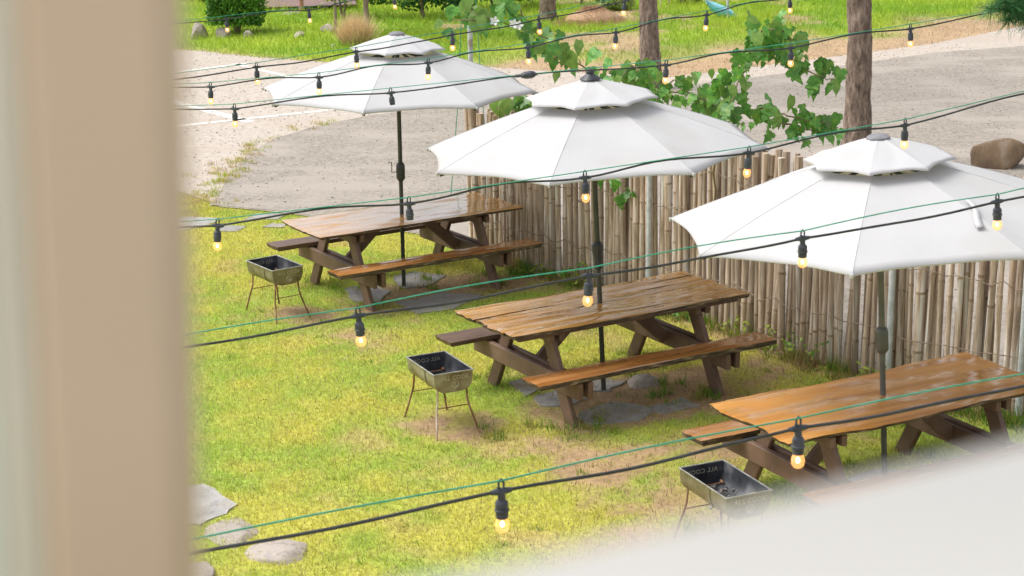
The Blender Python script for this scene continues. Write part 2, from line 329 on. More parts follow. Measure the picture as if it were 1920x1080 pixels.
# loose gravel and crumbs lying on the yard
N = 9000; x = rng.uniform(-6, 9, N); y = rng.uniform(15, 36, N); ok = (y > yard_edge(x) + .15); x, y = x[ok], y[ok]; n_ = len(x); r_ = rng.uniform(.005, .016, n_)[:, None] * rng.uniform(.7, 1.4, (n_, 3)); r_[:, 2] *= .7
octv = np.array([[1, 0, 0], [0, 1, 0], [-1, 0, 0], [0, -1, 0], [0, 0, 1], [0, 0, -.4]]); octf = np.array([[0, 1, 4], [1, 2, 4], [2, 3, 4], [3, 0, 4], [1, 0, 5], [2, 1, 5], [3, 2, 5], [0, 3, 5]])
v = np.stack([x, y, np.full(n_, .023)], -1)[:, None] + octv[None] * r_[:, None] + rng.normal(0, .002, (n_, 6, 3)); f = (np.arange(n_) * 6)[:, None, None] + octf[None]
c = np.repeat((np.array([.46, .40, .345]) * rng.uniform(.6, 1.4, (n_, 1)))[:, None], 6, 1)
tag(obj('loose_gravel', npmesh('loose_gravel', v.reshape(-1, 3), f.reshape(-1, 3), c.reshape(-1, 3)), None, mt['straw']), 'small loose stones scattered over the paved yard', 'gravel', kind='stuff')
# far verge
def verge_edge(x):
    px = np.array([-16, at(345, 96).x, at(500, 112).x, at(640, 122).x, at(900, 128).x, at(1250, 150).x, at(1500, 118).x, at(1750, 85).x, at(1900, 55).x, 20])
    py = np.array([36, at(345, 96).y, at(500, 112).y, at(640, 122).y, at(900, 128).y, at(1250, 150).y, at(1500, 118).y, at(1750, 85).y, at(1900, 55).y, 44])
    return np.interp(x, px, py)
def verge_z(x, y): return .010 + np.clip((y - verge_edge(x)) / 3, 0, 1) * (.05 + .16 * fbm(x * .5, y * .5, 81, 3))
def dry(x, y):
    dd = y - verge_edge(x)
    r = sstep(-1.0, 1.0, x) * (1 - sstep(1.0, 3.2, dd + 1.6 * (fbm(x * .7, y * .7, 91) - .5) * 2))
    return np.clip(r + .9 * sstep(.55, .66, fbm(x * .8, y * .8, 95)) * (x > -1.5) + .5 * (1 - sstep(.0, .5, dd)), 0, 1)
def verge_col(x, y):
    d_ = dry(x, y)[..., None]; n1 = fbm(x * .9, y * .9, 96)[..., None]
    gr = np.array([.20, .42, .035]) * (1 - n1) + np.array([.56, .66, .065]) * n1; br = np.array([.60, .43, .27]) * (.75 + .5 * fbm(x * 3, y * 3, 97)[..., None])
    return gr * (1 - d_) + br * d_
nx, ny = 150, 110
X, Y = np.meshgrid(np.linspace(-16, 18, nx), np.linspace(28, 58, ny), indexing='ij'); Z = verge_z(X, Y)
idx = np.arange(nx * ny).reshape(nx, ny); f = np.stack([idx[:-1, :-1], idx[1:, :-1], idx[1:, 1:], idx[:-1, 1:]], -1)
keep = (Y > verge_edge(X) - .1)[:-1, :-1]
me = npmesh('verge', np.stack([X, Y, Z], -1).reshape(-1, 3), f[keep], (verge_col(X, Y) * .8).reshape(-1, 3), True)
tag(obj('verge', me, None, mt['lawn']), None, None, kind='structure')

# grass blades ---------------------------------------------------------------
def blades(name, x, y, z, h, wd, col, lean, label, cat, m=None):
    n_ = len(x); a = rng.random(n_) * 2 * PI; b2 = rng.random(n_) * 2 * PI; ln = lean * rng.random(n_) ** .7
    dx, dy = np.cos(a) * wd / 2, np.sin(a) * wd / 2; tx, ty = np.cos(b2) * ln * h, np.sin(b2) * ln * h
    v = np.empty((n_, 3, 3)); v[:, 0] = np.stack([x - dx, y - dy, z], -1); v[:, 1] = np.stack([x + dx, y + dy, z], -1)
    v[:, 2] = np.stack([x + tx, y + ty, z + h * np.sqrt(np.clip(1 - ln ** 2, .05, 1))], -1)
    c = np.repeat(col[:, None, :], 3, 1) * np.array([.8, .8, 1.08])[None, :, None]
    me = npmesh(name, v.reshape(-1, 3), np.arange(n_ * 3).reshape(-1, 3), c.reshape(-1, 3))
    return tag(obj(name, me, None, m or mt['blade']), label, cat, kind='stuff')
FG = 'flagstones set in the lawn'
FLAGS = [
    ([(735, 522), (775, 512), (835, 520), (800, 540), (752, 545)], 'flat grey flagstone under the far end of the leftmost table'),
    ([(645, 545), (690, 533), (730, 550), (705, 572), (660, 568)], 'grey flagstone beside the front leg of the leftmost table'),
    ([(745, 570), (830, 552), (905, 556), (850, 582), (780, 592)], 'long grey flagstone in front of the leftmost table under the green wire'),
    ([(1085, 778), (1150, 756), (1235, 772), (1195, 792), (1100, 800)], 'large grey flagstone at the front foot of the middle table'),
    ([(1212, 768), (1275, 753), (1312, 764), (1240, 780)], 'narrow grey flagstone below the middle bench, right of the largest slab'),
    ([(1000, 748), (1045, 735), (1105, 750), (1060, 765), (1015, 765)], 'grey flagstone behind the front foot of the middle table'),
    ([(955, 720), (1000, 708), (1030, 728), (985, 745)], 'dark grey flagstone at the left foot of the middle table'),
    ([(1085, 722), (1130, 712), (1170, 720), (1140, 736), (1095, 738)], 'pale flagstone at the foot of the middle umbrella pole'),
    ([(1575, 905), (1640, 885), (1720, 893), (1680, 925), (1600, 930)], 'flagstone at the foot of the right umbrella pole'),
    ([(452, 415), (480, 403), (545, 402), (520, 413)], 'pale blue-grey stepping stone touching the corner of the leftmost table'),
    ([(405, 436), (420, 425), (462, 428), (445, 437)], 'grey stepping stone just right of the lamp at the far left'),
    ([(490, 428), (512, 421), (540, 423), (528, 429)], 'smallest stepping stone on the far lawn'),
    ([(300, 420), (350, 408), (420, 412), (378, 428), (310, 440)], 'stepping stone half hidden by the tan post'),
    ([(320, 985), (330, 925), (378, 911), (447, 950), (425, 968), (370, 990)], 'large pale grey slab at the lawn edge beside the tan post')]
def on_flag(px, py):
    hit = np.zeros(len(px), bool)
    for pix, lab in FLAGS:
        c = np.zeros(len(px), bool); n_ = len(pix)
        for i in range(n_):
            (x1, y1), (x2, y2) = pix[i], pix[(i + 1) % n_]; c ^= ((y1 > py) != (y2 > py)) & (px < (x2 - x1) * (py - y1) / (y2 - y1 + 1e-9) + x1)
        hit |= c
    return hit
N = 620000
x = rng.uniform(-6, 5, N); y = rng.uniform(8.2, 22, N); px, py = topix(np.stack([x, y, np.zeros(N)], -1))
inview = (px > 300) & (px < 1960) & (py < 1110); dens = np.where(inview, 1.0, .25)
br_ = bare(x, y)
ok = (y < yard_edge(x) - .02) & (rng.random(N) < dens * (1 - .93 * br_)) & ~on_flag(px, py) & (px > -500) & (px < 2400)
x, y, br_ = x[ok], y[ok], br_[ok]; n_ = len(x)
col = lawn_col(x, y) * rng.uniform(.72, 1.22, (n_, 1)); dead = rng.random(n_) < .20 + .45 * br_; col[dead] = np.array([.55, .44, .2]) * rng.uniform(.7, 1.1, (dead.sum(), 1))
hh = rng.uniform(.018, .042, n_) * (1 + .5 * fbm(x * 2, y * 2, 77)); wd = rng.uniform(.005, .009, n_)
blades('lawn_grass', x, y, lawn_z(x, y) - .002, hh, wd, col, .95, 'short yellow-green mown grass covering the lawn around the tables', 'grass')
# tufts and weeds: beside legs, along the fence, at slab edges
tx, ty, th, tc_ = [], [], [], []
def tuft(cx, cy, r, n, h, c):
    q = rng.normal(0, r * .5, (n, 2)); tx.append(cx + q[:, 0]); ty.append(cy + q[:, 1]); th.append(h * rng.uniform(.5, 1.1, n)); tc_.append(np.array(c) * rng.uniform(.7, 1.25, (n, 1)))
for i in range(150):
    t = rng.random() ** .8; X_ = float(np.interp(t, [0, 1], [fx[0], fx[-2]])); Y_ = float(np.interp(X_, fx, fy)) - rng.uniform(.06, .5) ** 1.2
    tuft(X_, Y_, rng.uniform(.05, .16), int(rng.integers(12, 45)), rng.uniform(.07, .24), random.choice([(.12, .26, .03), (.2, .32, .04), (.34, .33, .08), (.40, .29, .14)]))
for p_ in [(925, 716), (1078, 800), (1190, 672), (1355, 752), (600, 530), (640, 545), (690, 580), (935, 540), (960, 520), (1010, 500), (1040, 520), (1060, 515), (990, 690), (1100, 805), (1000, 800), (940, 700), (1180, 700), (1250, 740), (1225, 725), (1130, 790), (1320, 745), (1700, 800), (1850, 780), (1760, 860), (1560, 880), (790, 545), (815, 525), (700, 520), (1300, 1000), (930, 820), (1540, 670), (1640, 690), (1255, 600), (1275, 590), (1700, 650)]:
    q = at(*p_)
    for k in range(4): tuft(q.x + rng.normal(0, .10), q.y + rng.normal(0, .10), .07, 22, rng.uniform(.06, .15), random.choice([(.14, .30, .03), (.25, .36, .04), (.36, .36, .09)]))
for i in range(190):
    X_, Y_ = rng.uniform(-3, 4), rng.uniform(9.5, 18)
    if Y_ < yard_edge(np.array(X_)) - .1: tuft(X_, Y_, .06, 14, rng.uniform(.03, .07), random.choice([(.16, .34, .03), (.25, .38, .04), (.45, .40, .1)]))
for e0 in [(360, 375), (375, 385), (400, 345), (420, 335), (440, 318), (455, 300), (470, 285), (480, 275), (500, 265), (560, 240), (590, 236), (600, 237), (380, 395), (350, 380), (362, 398), (385, 372), (410, 335), (345, 400), (395, 365), (436, 325), (448, 308)]:
    q = at(*e0); s_ = 1 if e0[0] < 495 else .5
    for k in range(int(6 * s_)): tuft(q.x + rng.normal(0, .13), q.y + rng.normal(0, .25), .1, 24, rng.uniform(.04, .08), random.choice([(.42, .50, .06), (.6, .52, .12), (.6, .45, .22)]))
x = np.concatenate(tx); y = np.concatenate(ty); hh = np.concatenate(th); col = np.concatenate(tc_)
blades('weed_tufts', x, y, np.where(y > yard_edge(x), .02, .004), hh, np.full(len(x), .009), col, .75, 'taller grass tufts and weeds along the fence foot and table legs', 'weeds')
# verge grass
N = 150000; x = rng.uniform(-11, 13, N); y = rng.uniform(31, 50, N); px, py = topix(np.stack([x, y, np.zeros(N)], -1))
dr = dry(x, y); ok = (y > verge_edge(x)) & (px > 150) & (px < 2100) & (rng.random(N) < 1 - .55 * dr); x, y, dr = x[ok], y[ok], dr[ok]
col = verge_col(x, y) * rng.uniform(.7, 1.35, (len(x), 1)); hh = rng.uniform(.08, .22, len(x)) * (1 - .6 * dr) * (.5 + fbm(x * 1.2, y * 1.2, 88))
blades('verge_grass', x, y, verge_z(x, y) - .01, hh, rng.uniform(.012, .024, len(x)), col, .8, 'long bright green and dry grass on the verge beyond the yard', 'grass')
# small leafy weeds at the fence foot
def leafcloud(pts, nrm, size, col, asp=.55):
    n_ = len(pts); nrm = nrm / np.linalg.norm(nrm, axis=1)[:, None]; r_ = rng.normal(size=(n_, 3)); a = np.cross(nrm, r_); a /= np.linalg.norm(a, axis=1)[:, None]; b = np.cross(nrm, a)
    s = size[:, None]; v = np.empty((n_, 4, 3)); v[:, 0] = pts - a * s * .5; v[:, 1] = pts + b * s * asp * .5 - nrm * s * .06; v[:, 2] = pts + a * s * .5; v[:, 3] = pts - b * s * asp * .5 - nrm * s * .06
    return v.reshape(-1, 3), np.arange(n_ * 4).reshape(-1, 4), np.repeat(col[:, None], 4, 1).reshape(-1, 3)
P, Cc = [], []
for i in range(38):
    X_ = rng.uniform(fx[0] + .5, fx[-2]); Y_ = float(np.interp(X_, fx, fy)) - rng.uniform(.08, .35); h_ = rng.uniform(.06, .3); k = int(rng.integers(8, 30))
    P.append(np.stack([X_ + rng.normal(0, .07, k), Y_ + rng.normal(0, .05, k), rng.uniform(.02, h_, k)], -1)); Cc.append(np.array(random.choice([(.10, .25, .03), (.2, .34, .04), (.3, .38, .05)])) * rng.uniform(.7, 1.3, (k, 1)))
P = np.concatenate(P); Cc = np.concatenate(Cc); v, f, c = leafcloud(P, rng.normal(0, .5, P.shape) + [0, -.3, 1], rng.uniform(.03, .07, len(P)), Cc)
tag(obj('leafy_weeds', npmesh('leafy_weeds', v, f, c), None, mt['leafcloud']), 'small broad-leaved weeds sprouting at the foot of the bamboo fence', 'weeds', kind='stuff')
# dead leaf litter and straw on the bare soil
N = 15000; x = rng.uniform(-2.5, 4.5, N); y = rng.uniform(9.5, 18.3, N); ok = (rng.random(N) < bare(x, y)) & (y < yard_edge(x) - .05); x, y = x[ok], y[ok]
blades('dry_litter', x, y, lawn_z(x, y) + .004, rng.uniform(.02, .07, len(x)), np.full(len(x), .006), np.array([.42, .29, .16]) * rng.uniform(.5, 1.3, (len(x), 1)), .995, 'dry brown grass stalks and litter on the bare soil', 'litter')

# ------------------------------------------------------------------ stones
def slab(name, pix, h, m, label, cat, group=None, z=0.0):
    P = [at(*q) for q in pix]; c = sum(P, Vector()) / len(P); o = empty(name); bpy.data.objects.remove(o)
    bm = bmesh.new(); pts = []
    for i, p in enumerate(P):
        q = P[(i + 1) % len(P)]
        for t in (0, .33, .66): pp = p.lerp(q, t); pts.append(pp - c + Vector((random.gauss(0, .012), random.gauss(0, .012), 0)))
    fc = bm.faces.new([bm.verts.new((p.x, p.y, -.03)) for p in pts])
    if fc.normal.z < 0: fc.normal_flip()
    r = bmesh.ops.extrude_face_region(bm, geom=[fc]); tv = [g for g in r['geom'] if isinstance(g, bmesh.types.BMVert)]
    for q in tv: q.co.z = h + random.gauss(0, .003)
    tf = [g for g in r['geom'] if isinstance(g, bmesh.types.BMFace)]
    bmesh.ops.inset_region(bm, faces=tf, thickness=.02, depth=.006); bmesh.ops.recalc_face_normals(bm, faces=bm.faces[:])
    me = bpy.data.meshes.new(name); bm.to_mesh(me); bm.free(); o = obj(name, me, None, m); o.location = (c.x, c.y, z)
    return tag(o, label, cat, group)
for pix, lab in FLAGS:
    slab('flagstone', pix, .022 if 'stepping' not in lab else .018, mt['stone'], lab, 'flagstone', FG)
def rock(name, loc, d, m, label, cat, seed, group=None, sub=4, rough=.25, parent=None, cut=(.27, .42)):
    bm = bmesh.new(); bmesh.ops.create_icosphere(bm, subdivisions=sub, radius=.5); r = random.Random(seed); sx, sy = r.random() * 50, r.random() * 50
    cuts = [(Vector((r.gauss(0, 1), r.gauss(0, 1), r.gauss(.2, .8))).normalized(), r.uniform(*cut)) for _ in range(12)]
    for q in bm.verts:
        p = q.co.normalized(); k = 1 + rough * (float(fbm(p.x * 2 + sx, p.y * 2 + p.z * 1.7 + sy, 5, 4)) - .5) * 2.2
        p = p * .5 * k
        for cn, cdist in cuts:
            e_ = p.dot(cn) - cdist
            if e_ > 0: p = p - cn * e_ * .9
        if p.z < -.2: p.z = -.2 + (p.z + .2) * .2
        q.co = Vector((p.x * d[0], p.y * d[1], (p.z + .2) * d[2] / .7))
    me = bpy.data.meshes.new(name); bm.to_mesh(me); bm.free(); me.polygons.foreach_set('use_smooth', [True] * len(me.polygons))
    o = obj(name, me, parent, m); o.location = loc; o.rotation_euler.z = r.random() * 6
    return tag(o, label, cat, group) if label else o
q = at(440, 998); rock('rock', (q.x, q.y, -.03), (.54, .42, .075), mt['rock'], 'flat pinkish rock in the grass just above the nearest cable', 'rock', 1, rough=.2)
q = at(530, 1042); rock('rock', (q.x, q.y, -.04), (.48, .42, .11), mt['rock'], 'rounded grey rock in the grass below the nearest cable', 'rock', 2, rough=.2)
q = at(380, 1078); rock('rock', (q.x, q.y, -.03), (.28, .25, .10), mt['rock'], 'small pale rock at the bottom edge beside the tan post', 'rock', 3, rough=.2)
q = at(1205, 722); rock('rock', (q.x, q.y, -.05), (.36, .3, .13), mt['rock'], 'tan half-buried stone under the middle table', 'rock', 4)
q = at(1880, 318); rock('boulder', (q.x, q.y + .1, -.05), (.76, .62, .56), mt['boulder'], 'large brown angular boulder behind the fence at the right edge', 'boulder', 11, rough=.16, cut=(.20, .36))
for i, (a, b_, wx, hh_, lab) in enumerate([(376, 78, .50, .36, 'largest rounded grey boulder on the verge, nearest the tan post'), (419, 78, .46, .30, 'grey verge boulder directly below the clipped bush'), (466, 80, .26, .18, 'small verge stone right of the two big grey boulders'), (563, 80, .40, .15, 'flat pale verge stone on the open grass'), (617, 74, .36, .20, 'verge stone left of the thin staked sapling'), (626, 96, .18, .1, 'tiny verge stone just behind the left umbrella cap'), (548, 40, .55, .12, 'long pale kerb stone at the edge of the red-brown path')]):
    q = at(a, b_); rock('verge_stone', (q.x, q.y, float(verge_z(np.array(q.x), np.array(q.y))) - .03), (wx, wx * .7, hh_), mt['rock'], lab, 'stone', 20 + i, 'stones along the far verge')

# ------------------------------------------------------------------ trees
def trunk_mesh(name, base, r0, r1, h, lean=(0, 0), seed=0, n=44, rings=170, ridge=.2):
    z = np.linspace(0, h, rings + 1)[:, None]; k = np.arange(n)[None]; a = 2 * PI * k / n; t = z / h
    r = r0 + (r1 - r0) * t + r0 * .35 * np.exp(-z / .25)
    ca, sa = np.cos(a), np.sin(a)
    q = vnoise(ca * 3.1 + sa * 2.7 + seed * 3 + z * .15, z * 4.5 + sa * 4 - ca * 2, 7); q1 = vnoise(ca * 6 + 9, z * 9 + sa * 7 + seed, 8); q2 = vnoise(ca * 1.2 + seed, z * 1.1 + sa, 9)
    rr = r * (1 + ridge * (np.abs(q - .5) * 1.6 - .3) + .09 * (q1 - .5) + .14 * (q2 - .5))
    x = base[0] + lean[0] * z + .06 * np.sin(z * .9 + seed) + rr * ca; y = base[1] + lean[1] * z + .05 * np.sin(z * .7 + seed * 2) + rr * sa
    v = np.stack([x, y, base[2] + z + 0 * x], -1).reshape(-1, 3); idx = np.arange((rings + 1) * n).reshape(rings + 1, n); nx_ = np.roll(idx, -1, 1)
    f = np.stack([idx[:-1], nx_[:-1], nx_[1:], idx[1:]], -1).reshape(-1, 4)
    return npmesh(name, v, f, None, True)
def needle_tufts(centres, n_per, length, cols, wd=.004):
    c = np.repeat(centres, n_per, 0); n_ = len(c); d = rng.normal(size=(n_, 3)); d[:, 2] = d[:, 2] * .8 + .1; d /= np.linalg.norm(d, axis=1)[:, None]
    s = np.cross(d, rng.normal(size=(n_, 3))); s /= np.linalg.norm(s, axis=1)[:, None]; L_ = length * rng.uniform(.6, 1.1, (n_, 1))
    v = np.empty((n_, 3, 3)); v[:, 0] = c - s * wd; v[:, 1] = c + s * wd; v[:, 2] = c + d * L_ - [0, 0, .02]
    col = np.repeat((np.array(cols)[None] * rng.uniform(.6, 1.4, (n_, 1)))[:, None], 3, 1)
    return v.reshape(-1, 3), np.arange(n_ * 3).reshape(-1, 3), col.reshape(-1, 3)
def pine(base, r, label, seed, lean=(0, 0), h=9.0, crown_from=5.2):
    t = empty('pine_tree', base); rs = random.Random(seed)
    obj('trunk', trunk_mesh('trunk', (0, 0, 0), r, r * .45, h, lean, seed), t, mt['bark'])
    cs = []
    for k in range(11):
        z = crown_from + (h - crown_from) * k / 11 + rs.random() * .3; a = rs.random() * 6.28; L_ = 2.1 * (1 - .55 * k / 11) * rs.uniform(.7, 1.1)
        p0 = Vector((lean[0] * z, lean[1] * z, z)); p1 = p0 + Vector((math.cos(a) * L_ * .6, math.sin(a) * L_ * .6, .3)); p2 = p0 + Vector((math.cos(a) * L_, math.sin(a) * L_, .25))
        G().tube([p0, p1, p2], [.06, .035, .012], 6).obj('limb', mt['bark'], t, True)
        for j in range(26): s = rs.uniform(.35, 1.05); cs.append(p0.lerp(p2, s) + Vector((rs.gauss(0, .22), rs.gauss(0, .22), .2 + rs.gauss(0, .12))))
    v, f_, c = needle_tufts(np.array(cs), 36, .22, (.05, .12, .03), .007)
    obj('crown', npmesh('crown', v, f_, c), t, mt['leafcloud']); return tag(t, label, 'tree', 'pine trees behind the fence')
pb = at(1596, 312); pine((pb.x, pb.y, 0), .17, 'thick brown pine trunk behind the right umbrella', 1, (.005, 0))
pb = at(1214, 166); pine((pb.x, pb.y, 0), .165, 'brown pine trunk rising behind the middle umbrella', 2, (.002, 0))
pb = at(1028, 47); pine((pb.x, pb.y, .05), .16, 'distant pine trunk beside the straw heap', 3)
def bush(name, base, dims, n, size, cols, label, cat, seed, stems=3, boxy=0.0, group=None, stemh=.5):
    rs = random.Random(seed); t = empty(name, base)
    k = 9; cen = np.array([[rs.gauss(0, .26) * dims[0], rs.gauss(0, .26) * dims[1], dims[2] * rs.uniform(.35, .85)] for _ in range(k)]); rad = np.array([rs.uniform(.22, .4) for _ in range(k)])
    which = rng.integers(0, k, n); d = rng.normal(size=(n, 3)); d /= np.linalg.norm(d, axis=1)[:, None]
    rr = rng.random(n) ** .35; p = cen[which] + d * (rad[which] * rr)[:, None] * np.array(dims) * np.array([1, 1, .9])
    if boxy:
        p = np.stack([rng.uniform(-.5, .5, n) * dims[0], rng.uniform(-.5, .5, n) * dims[1], dims[2] * (1 - rng.random(n) ** 1.6 * .75)], -1)
        ang = fbm(p[:, 0] * 3 + 7, p[:, 1] * 3 + p[:, 2] * 3, seed % 50, 3); p *= (.82 + .36 * ang)[:, None]
    p[:, 2] = np.maximum(p[:, 2], .05)
    c1, c2 = np.array(cols[0]), np.array(cols[1]); m_ = np.clip(fbm(p[:, 0] * 2.2 + seed, p[:, 2] * 2.2 + p[:, 1], 33, 3) * 1.5 - .25 + rng.normal(0, .15, n), 0, 1)[:, None]
    col = c1 * (1 - m_) + c2 * m_; col = col * rng.uniform(.75, 1.25, (n, 1))
    v, f_, c = leafcloud(p, d + [0, -.4, .8], size * rng.uniform(.6, 1.3, n), col)
    obj('crown', npmesh('crown', v, f_, c), t, mt['leafcloud'])
    for s in range(stems):
        a = rs.random() * 6.28; e = Vector((math.cos(a) * dims[0] * .22, math.sin(a) * dims[1] * .22, dims[2] * .7))
        G().tube([Vector((e.x * .1, e.y * .1, 0)), e * .5 + Vector((0, 0, .05)), e], [.03, .022, .01], 6).obj('stem', mt['bark2'], t, True)
    return tag(t, label, cat, group)
def vb(x, y, dy=0): q = at(x, y); return (q.x, q.y + dy, float(verge_z(np.array(q.x), np.array(q.y))) - .02)
bush('clipped_bush', vb(438, 80, .5), (1.15, .8, .95), 9000, .075, ((.035, .14, .02), (.16, .38, .03)), 'clipped dense green bush above the grey boulders', 'bush', 5, 5, 1.0)
bush('evergreen_shrub', vb(640, 48, .4), (1.15, 1.0, 1.5), 9000, .09, ((.015, .07, .02), (.05, .19, .04)), 'dark evergreen shrub between the thin sapling and the leaning trunk', 'shrub', 6)
bush('evergreen_shrub', vb(795, 52, .6), (2.3, 1.4, 1.9), 16000, .09, ((.015, .075, .015), (.07, .24, .04)), 'largest dark evergreen shrub, right of the leaning trunk', 'shrub', 7)
bush('evergreen_shrub', vb(930, 40, 1.2), (1.9, 1.3, 1.4), 9000, .08, ((.03, .10, .015), (.14, .30, .05)), 'green shrub behind the grey metal post', 'shrub', 8)
for i, (a, b_, wd_, hh_, c_, lab) in enumerate([(1085, 18, 1.5, .8, 1, 'low green shrub behind the straw heap'), (1155, 30, .8, .5, 0, 'yellow-green weed clump left of the middle pine trunk'), (1280, 20, 1.4, .8, 1, 'green weed clump right of the middle pine trunk'), (1265, -6, 2.0, 1.2, 1, 'dark shrub at the top edge behind the bamboo canes'), (1125, -6, 2.0, 1.2, 1, 'dark shrub at the top edge left of the middle pine'), (1310, 4, .6, .6, 0, 'pale weed clump left of the blue sheet')]):
    bush('weed_clump', vb(a, b_), (wd_, .7, hh_), 2600, .075, (((.13, .22, .03), (.38, .42, .06)), ((.03, .11, .02), (.14, .27, .04)))[c_], lab, 'shrub', 40 + i, 2)
# staked sapling and leaning young tree
t = empty('sapling', vb(630, 76)); G().tube([(0, 0, 0), (.01, 0, .6), (-.02, 0, 1.3), (.0, 0, 2.0)], [.035, .03, .026, .015], 8).obj('trunk', mt['bark2'], t, True)
p = rng.normal(0, 1, (1500, 3)) * [.38, .3, .3] + [.25, 0, 1.25]; v, f, c = leafcloud(p, rng.normal(size=p.shape) + [0, -.3, .8], rng.uniform(.06, .12, 1500), np.array([.42, .50, .04]) * rng.uniform(.6, 1.2, (1500, 1)))
obj('crown', npmesh('crown', v, f, c), t, mt['leafcloud'])
for s in (-1, 1): G().tube([(0, 0, 1.0), (.2 * s, .05, 1.3), (.4 * s, 0, 1.5)], [.014, .01, .005], 5).obj('limb', mt['bark2'], t, True)
tag(t, 'thin sapling with yellow-green leaves by the dry grass', 'tree')
t = empty('young_tree', vb(686, 80)); G().tube([(0, 0, 0), (.03, 0, .35), (.02, 0, .7), (.12, 0, 1.1), (.2, .05, 1.9), (.35, .1, 2.8)], [.075, .062, .055, .05, .045, .03], 10).obj('trunk', mt['bark2'], t, True)
p = rng.normal(0, 1, (3000, 3)) * [.8, .7, .4] + [.3, 0, 3.0]; v, f, c = leafcloud(p, rng.normal(size=p.shape) + [0, 0, .8], rng.uniform(.07, .13, 3000), np.array([.08, .22, .03]) * rng.uniform(.6, 1.4, (3000, 1)))
obj('crown', npmesh('crown', v, f, c), t, mt['leafcloud'])
for s in (-1, 1): G().tube([(.2, .05, 1.9), (.2 + .4 * s, 0, 2.5), (.2 + .7 * s, 0, 2.9)], [.03, .02, .008], 6).obj('limb', mt['bark2'], t, True)
tag(t, 'young tree with a leaning grey trunk behind the left umbrella', 'tree')
# dry ornamental grass clump
q = vb(668, 92); n_ = 2600; a = rng.random(n_) * 2 * PI; r_ = rng.random(n_) * .28
blades('dry_grass_clump', q[0] + np.cos(a) * r_, q[1] + np.sin(a) * r_, np.full(n_, q[2]), rng.uniform(.25, .75, n_), np.full(n_, .014), np.array([.80, .60, .36]) * rng.uniform(.6, 1.3, (n_, 1)), .8, 'tan dry grass clump between the sapling and the leaning trunk', 'dry grass', mt['straw'])
# straw heap
q = vb(1112, 52); n_ = 6000; x = rng.normal(0, .34, n_); y = rng.normal(0, .3, n_); z = .34 * np.exp(-(x / .42) ** 2 - (y / .4) ** 2)
g_ = G(); 
bm = bmesh.new(); bmesh.ops.create_icosphere(bm, subdivisions=3, radius=1)
for vv in bm.verts: vv.co = Vector((vv.co.x * .62, vv.co.y * .5, max(vv.co.z, -.05) * .30 + .02 * random.random()))
me = bpy.data.meshes.new('straw_core'); bm.to_mesh(me); bm.free()
t = empty('straw_heap', q); a_ = me.color_attributes.new('col', 'FLOAT_COLOR', 'POINT'); a_.data.foreach_set('color', [c for _ in me.vertices for c in (.5, .32, .19, 1)]); obj('core', me, t, mt['straw'])
ang = rng.random(n_) * 6.28; v = np.empty((n_, 3, 3)); dx = np.stack([np.cos(ang), np.sin(ang), rng.normal(0, .25, n_)], -1) * rng.uniform(.06, .14, (n_, 1)); o0 = np.stack([x, y, z + .0], -1)
v[:, 0] = o0 - dx; v[:, 1] = o0 + dx; v[:, 2] = o0 + dx * .9 + [0, 0, .014]
o = obj('straw', npmesh('straw', v.reshape(-1, 3), np.arange(n_ * 3).reshape(-1, 3), np.repeat((np.array([.58, .38, .23]) * rng.uniform(.6, 1.3, (n_, 1)))[:, None], 3, 1).reshape(-1, 3)), t, mt['straw']); o['kind'] = 'stuff'
tag(t, 'low heap of orange-brown straw beside the distant pine trunk', 'straw heap')
# red-brown path, pink post, canes
P = [at(340, 12), at(500, 36), at(670, 30), at(640, -40), at(300, -45)]
pv = sheet('path', [(p.x, p.y) for p in P], .27, mt['paving'])
t = empty('pink_post', vb(566, 34)); G().lathe([(.055, 0), (.055, .42), (.062, .43), (.062, .47), (.02, .5)], 12).obj('shaft', mt['pink'], t, True); tag(t, 'short pink post at the edge of the red-brown path', 'post')
for a, b_, lx, lab in [(1238, 27, .0, 'upright dry cane beside the middle pine trunk'), (1253, 27, .12, 'leaning dry cane right of the middle pine trunk')]:
    q = vb(a, b_); tag(G().tube([(q[0], q[1], q[2] - .05), (q[0] + lx, q[1], q[2] + 1.4)], .018, 7).obj('dry_cane', mt['bamboo'], None, True), lab, 'cane', 'dry canes')
# pale blue sheet with its post; white bundle
q = vb(1352, 46); s = 40.5 / F
def bp(x_, y_, dy): p = aty(x_, y_, q[1] + dy); return p - Vector(q)
top = [(1320, -1), (1340, 4), (1358, 11), (1371, 18), (1383, 30), (1393, 45)]; lo = [(1326, 10), (1333, 20), (1345, 30), (1362, 33), (1378, 43), (1393, 46)]
v = []; f = []
for (a, b_), (c, d_) in zip(top, lo):
    v += [bp(a, b_, .25), bp((a + c) / 2 + 2, (b_ + d_) / 2 - 3, -.12), bp(c, d_, .0), bp((a + c) / 2, (b_ + d_) / 2, .30)]
for i in range(5):
    for k in range(4): f.append((i * 4 + k, i * 4 + (k + 1) % 4, i * 4 + 4 + (k + 1) % 4, i * 4 + 4 + k))
f += [(0, 1, 2, 3), (23, 22, 21, 20)]
t = empty('blue_tarpaulin', q); obj('sheet', mesh('sheet', v, f, True), t, mt['blue']); tag(t, 'pale blue pointed sheet slung beside a thin post on the far grass', 'tarpaulin')
q = vb(1361, 44, -.25); tag(G().tube([(q[0], q[1], q[2] - .1), (q[0], q[1], q[2] + 1.4)], .028, 10).obj('thin_post', mt['pipe'], None, True), 'thin grey post in front of the pale blue sheet', 'post')
q = vb(1506, 12); rock('white_bundle', (q[0], q[1], q[2]), (.62, .4, .3), mt['white'], 'white wrapped bundle on the grass at the top edge', 'bundle', 77, rough=.3)
